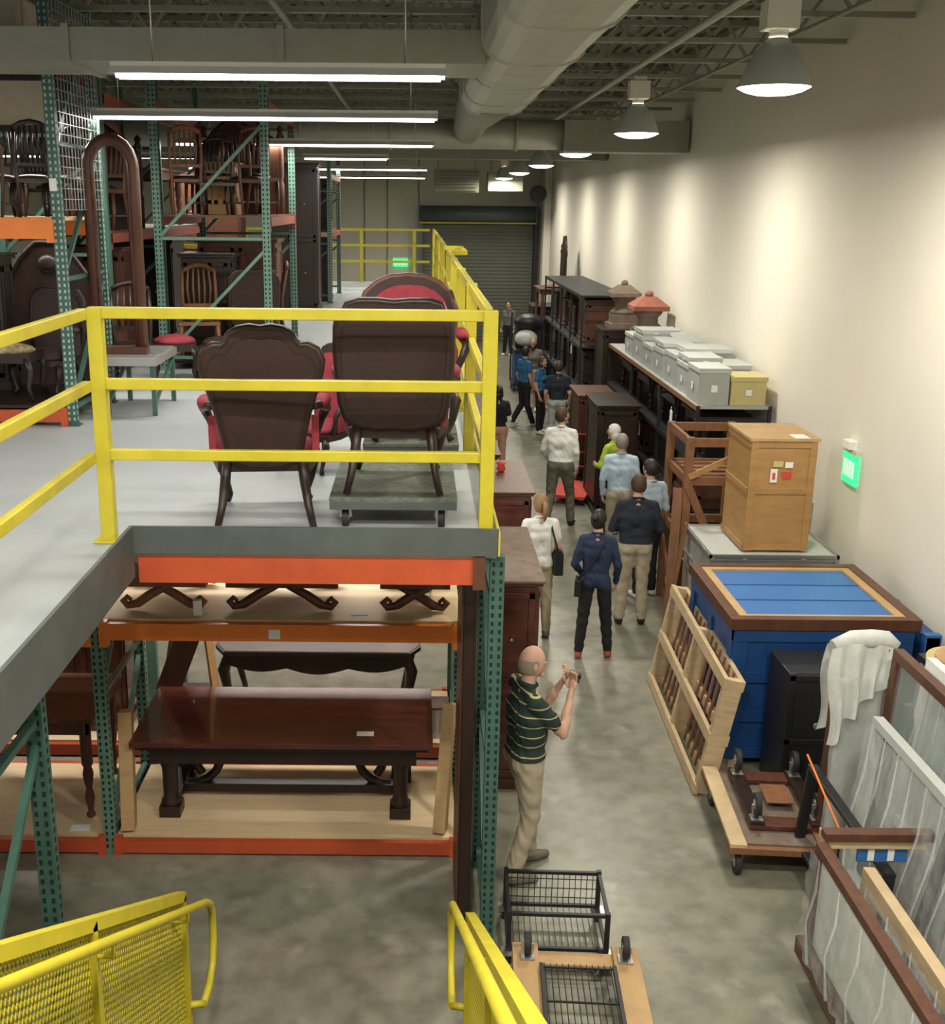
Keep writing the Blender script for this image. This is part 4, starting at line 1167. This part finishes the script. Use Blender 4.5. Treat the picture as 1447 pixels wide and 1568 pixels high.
def person(name, x, y, rz, h=1.75, top='navy', pants='khaki', shoe='black', hair='brown', style='short', female=False, sleeve='long', z=0,
           J=None, skin=SKIN, head=(0, 0), vox=.014, hem=1.0, wide=1.0, belly=0, handdir=None, bag=None, camera=False, curl=.5, strap=None):
    sw = .155 if female else .178
    jt = dict(hipL=(-.088, 0, .93), kneeL=(-.10, .03, .50), ankL=(-.11, -.01, .09),
              hipR=(.088, 0, .93), kneeR=(.10, .02, .50), ankR=(.12, .02, .09),
              shL=(-sw, -.01, 1.415), elL=(-sw - .06, -.03, 1.13), wrL=(-sw - .05, .06, .89),
              shR=(sw, -.01, 1.415), elR=(sw + .06, -.03, 1.13), wrR=(sw + .05, .06, .89))
    if J: jt.update(J)
    V = {k: Vector(v) for k, v in jt.items()}
    caps = []
    def C(a, c, r0, r1, lab): caps.append((Vector(a), Vector(c), r0, r1, lab))
    w = wide * (.92 if female else 1)
    C((-.06 * w, 0, .96), (.06 * w, 0, .96), .112 * w, .112 * w, 'torso')
    C((-.075 * w, -.02, .92), (-.075 * w, .0, 1.0), .095 * w, .09 * w, 'torso'); C((.075 * w, -.02, .92), (.075 * w, .0, 1.0), .095 * w, .09 * w, 'torso')
    C((-.055 * w, .01, 1.08), (.055 * w, .01, 1.08), .102 * w, .102 * w, 'torso')
    C((-.075 * w, 0, 1.06), (-.088 * w, 0, 1.28), .085 * w, .10 * w, 'torso'); C((.075 * w, 0, 1.06), (.088 * w, 0, 1.28), .085 * w, .10 * w, 'torso')
    C((-.07 * w, .01, 1.27), (.07 * w, .01, 1.27), .112 * w, .112 * w, 'torso')
    C((-.08, 0, 1.36), (.08, 0, 1.36), .085, .085, 'torso')
    if belly: C((0, belly, 1.08), (0, belly * .7, 1.2), .115, .105, 'torso')
    if female: C((-.065, .07, 1.26), (.065, .07, 1.26), .06, .06, 'torso')
    for s_ in ('L', 'R'):
        C((0, -.01, 1.455), V['sh' + s_] + Vector((0, 0, .0)), .05, .052, 'torso')
        a, e, wri = V['sh' + s_], V['el' + s_], V['wr' + s_]
        mid = a.lerp(e, .62)
        if sleeve == 'short':
            C(a, mid, .062, .060, 'sleeve'); C(mid, e, .043, .038, 'skin')
        else:
            C(a, e, .057, .048, 'sleeve')
        C(e, e.lerp(wri, .35), .040 if sleeve == 'short' else .047, .038 if sleeve == 'short' else .043, 'skin' if sleeve == 'short' else 'sleeve')
        C(e.lerp(wri, .35), wri, .038 if sleeve == 'short' else .043, .025 if sleeve == 'short' else .033, 'skin' if sleeve == 'short' else 'sleeve')
        C(wri, wri + (wri - e).normalized() * .03, .024, .024, 'skin')
        hp, kn, an = V['hip' + s_], V['knee' + s_], V['ank' + s_]
        C(hp, kn, .097 * w, .070, 'pants'); C(kn, an + Vector((0, 0, .02)), .070, .054 if female else .062, 'pants')
        C(an + Vector((0, -.02, -.045)), an + Vector((.01 if s_ == 'R' else -.01, .07, -.05)), .043, .043, 'shoe'); C(an + Vector((0, .07, -.05)), an + Vector((.02 if s_ == 'R' else -.02, .155, -.06)), .042, .032, 'shoe')
        C(an, an + Vector((0, -.01, -.03)), .045, .045, 'shoe')
    C((0, -.005, 1.44), (0, .015, 1.56), .056, .052, 'skin')
    bm = bmesh.new()
    for a, c, r0, r1, lab in caps: capsule(bm, a, c, r0, r1)
    me = bpy.data.meshes.new('tmp'); bm.to_mesh(me); bm.free()
    ob = bpy.data.objects.new('tmp', me); sc.collection.objects.link(ob)
    md = ob.modifiers.new('r', 'REMESH'); md.mode = 'VOXEL'; md.voxel_size = vox
    m2 = ob.modifiers.new('s', 'SMOOTH'); m2.factor = .5; m2.iterations = 4
    dg = bpy.context.evaluated_depsgraph_get(); dg.update()
    me2 = bpy.data.meshes.new_from_object(ob.evaluated_get(dg))
    bpy.data.objects.remove(ob)
    nf = len(me2.polygons); ce = np.zeros(nf * 3); me2.polygons.foreach_get('center', ce); ce = ce.reshape(-1, 3)
    best = np.full(nf, 1e9); lab = np.zeros(nf, dtype=np.int32)
    for a, c, r0, r1, lb in caps:
        a_ = np.array(a); d_ = np.array(c) - a_; L2_ = max(d_.dot(d_), 1e-9)
        t = np.clip(((ce - a_) @ d_) / L2_, 0, 1)
        dist = np.linalg.norm(ce - (a_ + t[:, None] * d_), axis=1) - (r0 + (r1 - r0) * t)
        li = {'torso': 9, 'sleeve': 0, 'pants': 1, 'skin': 2, 'shoe': 3}[lb]
        upd = dist < best - 1e-5
        best[upd] = dist[upd]; lab[upd] = li
    tor = lab == 9
    lab[tor] = np.where(ce[tor, 2] > hem, 0, 1)
    hipz = (lab == 1) & (ce[:, 2] > hem); lab[hipz] = 0
    me2.polygons.foreach_set('material_index', lab)
    me2.polygons.foreach_set('use_smooth', np.ones(nf, dtype=bool))
    nv = len(me2.vertices); co_ = np.zeros(nv * 3); me2.vertices.foreach_get('co', co_); co_ = co_.reshape(-1, 3)
    no_ = np.zeros(nv * 3); me2.vertices.foreach_get('normal', no_); no_ = no_.reshape(-1, 3)
    amp = np.where((co_[:, 2] < 1.40) & (co_[:, 2] > .12), .005, 0)
    fold = np.sin(co_[:, 2] * 46 + 9 * np.sin(co_[:, 0] * 9 + co_[:, 1] * 7)) * np.sin(co_[:, 0] * 23 + co_[:, 1] * 19 + co_[:, 2] * 6)
    co_ += no_ * (amp * fold)[:, None]
    me2.vertices.foreach_set('co', co_.ravel())
    b = B()
    for mm in (F[top], F[pants], skin, F.get(shoe, F['black'])): b.mi(mm)
    b.bm.from_mesh(me2)
    bpy.data.meshes.remove(me2)
    hy, hp_ = head
    HT = Matrix.Translation((0, .03, 1.632)) @ Matrix.Rotation(R(hy), 4, 'Z') @ Matrix.Rotation(R(hp_), 4, 'X')
    b.T = HT
    def dfm(v):
        t = max(0, -v.z / .118)
        v.x *= 1 - .32 * t * t; v.y = v.y * (1 - .12 * t) + .012 * t
        if v.y > .05: v.y = .05 + (v.y - .05) * .85
        return v
    b.ell((0, 0, 0), (.077, .098, .118), skin, 24, 18, deform=dfm)
    b.ell((0, .094, -.018), (.013, .020, .012), skin, 8, 6); b.tube([(0, .080, .012), (0, .093, -.004), (0, .104, -.018)], [.008, .010, .012], skin, 8)
    for sx in (-1, 1):
        b.ell((sx * .077, -.005, -.008), (.010, .020, .031), skin, 10, 8)
        b.ell((sx * .030, .080, .010), (.013, .009, .008), EYE, 10, 6); b.ell((sx * .030, .088, .010), (.005, .003, .005), PUP, 8, 6)
        b.tube([(sx * .015, .090, .028), (sx * .032, .088, .033), (sx * .048, .078, .027)], .004, HAIR[hair], 5)
    b.ell((0, .086, -.055), (.022, .008, .007), LIP, 10, 6)
    b.ell((0, .078, -.092), (.022, .018, .018), skin, 10, 8)
    Hm = HAIR[hair]
    if style == 'bald':
        b.ell((0, -.004, 0), (.080, .101, .121), Hm, 28, 22, filt=lambda c: c.z < .030 and c.z > -.06 and c.y < -.005)
        b.ell((0, -.004, 0), (.082, .100, .121), Hm, 28, 22, filt=lambda c: c.z < .030 and c.z > -.005 and c.y < .030)
    else:
        lim = -.085 if style == 'short' else -.11
        b.ell((0, -.008, .008), (.087, .105, .122), Hm, 24, 18, filt=lambda c: (c.z > lim + max(0, c.y + .02) * 2.0) and not (c.y > .055 and c.z < .075))
        b.ell((0, -.03, .02), (.080, .085, .108), Hm, 18, 12)
        if style == 'pony':
            b.tube([(0, -.10, .05), (0, -.15, .03), (0, -.165, -.04), (0, -.15, -.12), (0, -.13, -.17)], [.02, .03, .032, .025, .008], Hm, 10)
        if style == 'bun': b.ell((0, -.12, .05), (.045, .04, .045), Hm, 12, 8)
        if style == 'bob': b.ell((0, -.035, -.05), (.09, .08, .10), Hm, 18, 12)
    b.T = Matrix.Identity(4)
    ring = [(.064 * math.cos(a), .004 + .062 * math.sin(a), 1.487 - .018 * math.sin(a)) for a in np.linspace(0, 2 * math.pi, 17)[:-1]]
    b.tube(ring, .014, F[top], 6, closed=True)
    for s_, sg in (('L', 1), ('R', -1)):
        e, wri = V['el' + s_], V['wr' + s_]
        d = (wri - e).normalized()
        nn = Vector((sg, .3, 0)) if handdir is None else Vector(handdir)
        hand(b, wri + d * .02, d, nn, skin, side=(1 if s_ == 'L' else -1), curl=curl)
    if bag:
        side, zz, col = bag
        b.box((side * (sw + .05), .0, zz), (.10, .30, .26), F[col]); b.box((side * (sw + .05), 0, zz + .14), (.08, .27, .04), F[col])
        b.tube([(side * (sw + .05), -.12, zz + .12), (side * (sw - .02), -.12, 1.3), (side * (sw - .05), 0, 1.48), (side * (sw - .02), .12, 1.3), (side * (sw + .05), .12, zz + .12)], .012, F[col], 6)
    if strap:
        b.tube([(.12, 0, 1.475), (.05, -.125, 1.35), (-.03, -.135, 1.2), (-.12, -.12, 1.05), (-.19, -.06, .95)], .012, F['black'], 6)
        b.box((-.19, -.03, .86), (.07, .22, .18), F['black'])
    if camera:
        c = (V['wrL'] + V['wrR']) / 2 + Vector((0, .06, .08))
        b.box(c, (.10, .03, .062), 'wire'); b.cyl(c + Vector((0, .015, 0)), c + Vector((0, .04, 0)), .024, 'black', 14)
    s = h / 1.75
    ob = b.fin(name, (x, y, z), rz); ob.scale = (s, s, s)
    return ob

person('man_taking_photo', .78, 7.02, -74, 1.76, 'stripe', 'khaki', 'grey', 'grey', 'bald', sleeve='short', wide=1.12, belly=.05,
       J=dict(elL=(-.17, .19, 1.18), wrL=(-.065, .28, 1.42), elR=(.18, .20, 1.16), wrR=(.065, .30, 1.40), ankL=(-.12, .10, .09), kneeL=(-.11, .10, .50), ankR=(.12, -.10, .09)),
       head=(0, -4), vox=.012, hem=.97, camera=True, handdir=(0, -.6, 1), curl=.6)
person('woman_in_navy_top', 1.90, 11.0, -12, 1.64, 'blue', 'black', 'red', 'dark', 'bun', True, sleeve='long', hem=.86, strap=True,
       J=dict(elL=(-.24, -.03, 1.12), wrL=(-.16, .14, .95), elR=(.24, -.02, 1.13), wrR=(.22, .10, .9), ankL=(-.15, -.04, .09), ankR=(.17, .06, .09), kneeL=(-.12, 0, .5), kneeR=(.13, .05, .5)), head=(-20, 0))
person('woman_in_white_top', 1.36, 11.55, 5, 1.66, 'white', 'khaki', 'grey', 'blond', 'pony', True, sleeve='short', bag=(1, .95, 'black'), head=(10, 0), hem=.92)
person('man_in_navy_sweater', 2.50, 12.0, -5, 1.78, 'navy', 'khaki', 'black', 'brown', 'short', wide=1.12, hem=.98,
       J=dict(elL=(-.27, -.02, 1.14), wrL=(-.13, .2, 1.08), elR=(.27, -.02, 1.14), wrR=(.14, .2, 1.06), ankL=(-.13, 0, .09)), head=(5, -5))
person('man_in_blue_shirt', 2.84, 12.95, 25, 1.74, 'ltblue', 'black', 'black', 'dark', 'short', hem=1.0, head=(10, -8))
person('grey_haired_man', 2.76, 14.5, -10, 1.74, 'ltblue', 'khaki', 'black', 'grey', 'short', hem=1.0, head=(0, -5), vox=.018)
person('woman_in_green_top', 2.86, 15.6, 35, 1.66, 'lime', 'black', 'black', 'white', 'bob', True, hem=.92, head=(20, -5), vox=.018,
       J=dict(elL=(-.24, .04, 1.12), wrL=(-.14, .24, 1.1)))
person('man_in_white_shirt', 2.14, 16.0, -20, 1.82, 'white', 'grey', 'black', 'brown', 'short', hem=1.0, vox=.018, wide=1.10,
       J=dict(ankL=(-.14, -.14, .11), kneeL=(-.12, .0, .5), ankR=(.15, .16, .09), kneeR=(.13, .14, .5), elL=(-.26, .0, 1.14), wrL=(-.22, .16, .98)), head=(-45, 0))
person('man_in_navy_shirt', 2.78, 21.6, -10, 1.76, 'navy', 'jeans', 'black', 'brown', 'short', sleeve='short', vox=.02)
person('woman_in_blue_shirt', 2.62, 23.2, -120, 1.64, 'teal', 'black', 'black', 'brown', 'bob', True, vox=.02, sleeve='short')
person('man_in_blue_polo', 2.35, 24.0, -60, 1.74, 'teal', 'black', 'black', 'dark', 'short', sleeve='short', vox=.02,
       J=dict(ankL=(-.12, -.2, .11), ankR=(.13, .16, .09)))
person('man_in_grey_shirt', 2.72, 25.9, 160, 1.74, 'grey', 'grey', 'black', 'grey', 'short', vox=.02)
person('woman_in_dark_dress', 1.42, 19.0, 10, 1.68, 'black', 'black', 'black', 'dark', 'bob', True, vox=.02, sleeve='short')
person('man_in_grey_suit', 2.95, 36.0, 150, 1.74, 'grey', 'black', 'black', 'dark', 'short', vox=.024)

# ------------------------------------------------------------------ world, camera
wd = bpy.data.worlds.new('world'); sc.world = wd; wd.use_nodes = True
wd.node_tree.nodes['Background'].inputs[0].default_value = (.94, .92, .84, 1)
wd.node_tree.nodes['Background'].inputs[1].default_value = .60

cam = bpy.data.cameras.new('camera'); co = bpy.data.objects.new('camera', cam); sc.collection.objects.link(co)
cam.sensor_fit = 'VERTICAL'; cam.sensor_height = 24; cam.sensor_width = 24
cam.lens = 24 * 1750 / 1625
cam.shift_x = 90 / 1625
cam.clip_start = .05; cam.clip_end = 200
co.matrix_world = Matrix.Translation((0, 0, 4.65)) @ Matrix.Rotation(R(90 - 15.47), 4, 'X') @ Matrix.Rotation(R(.5), 4, 'Z')
sc.camera = co
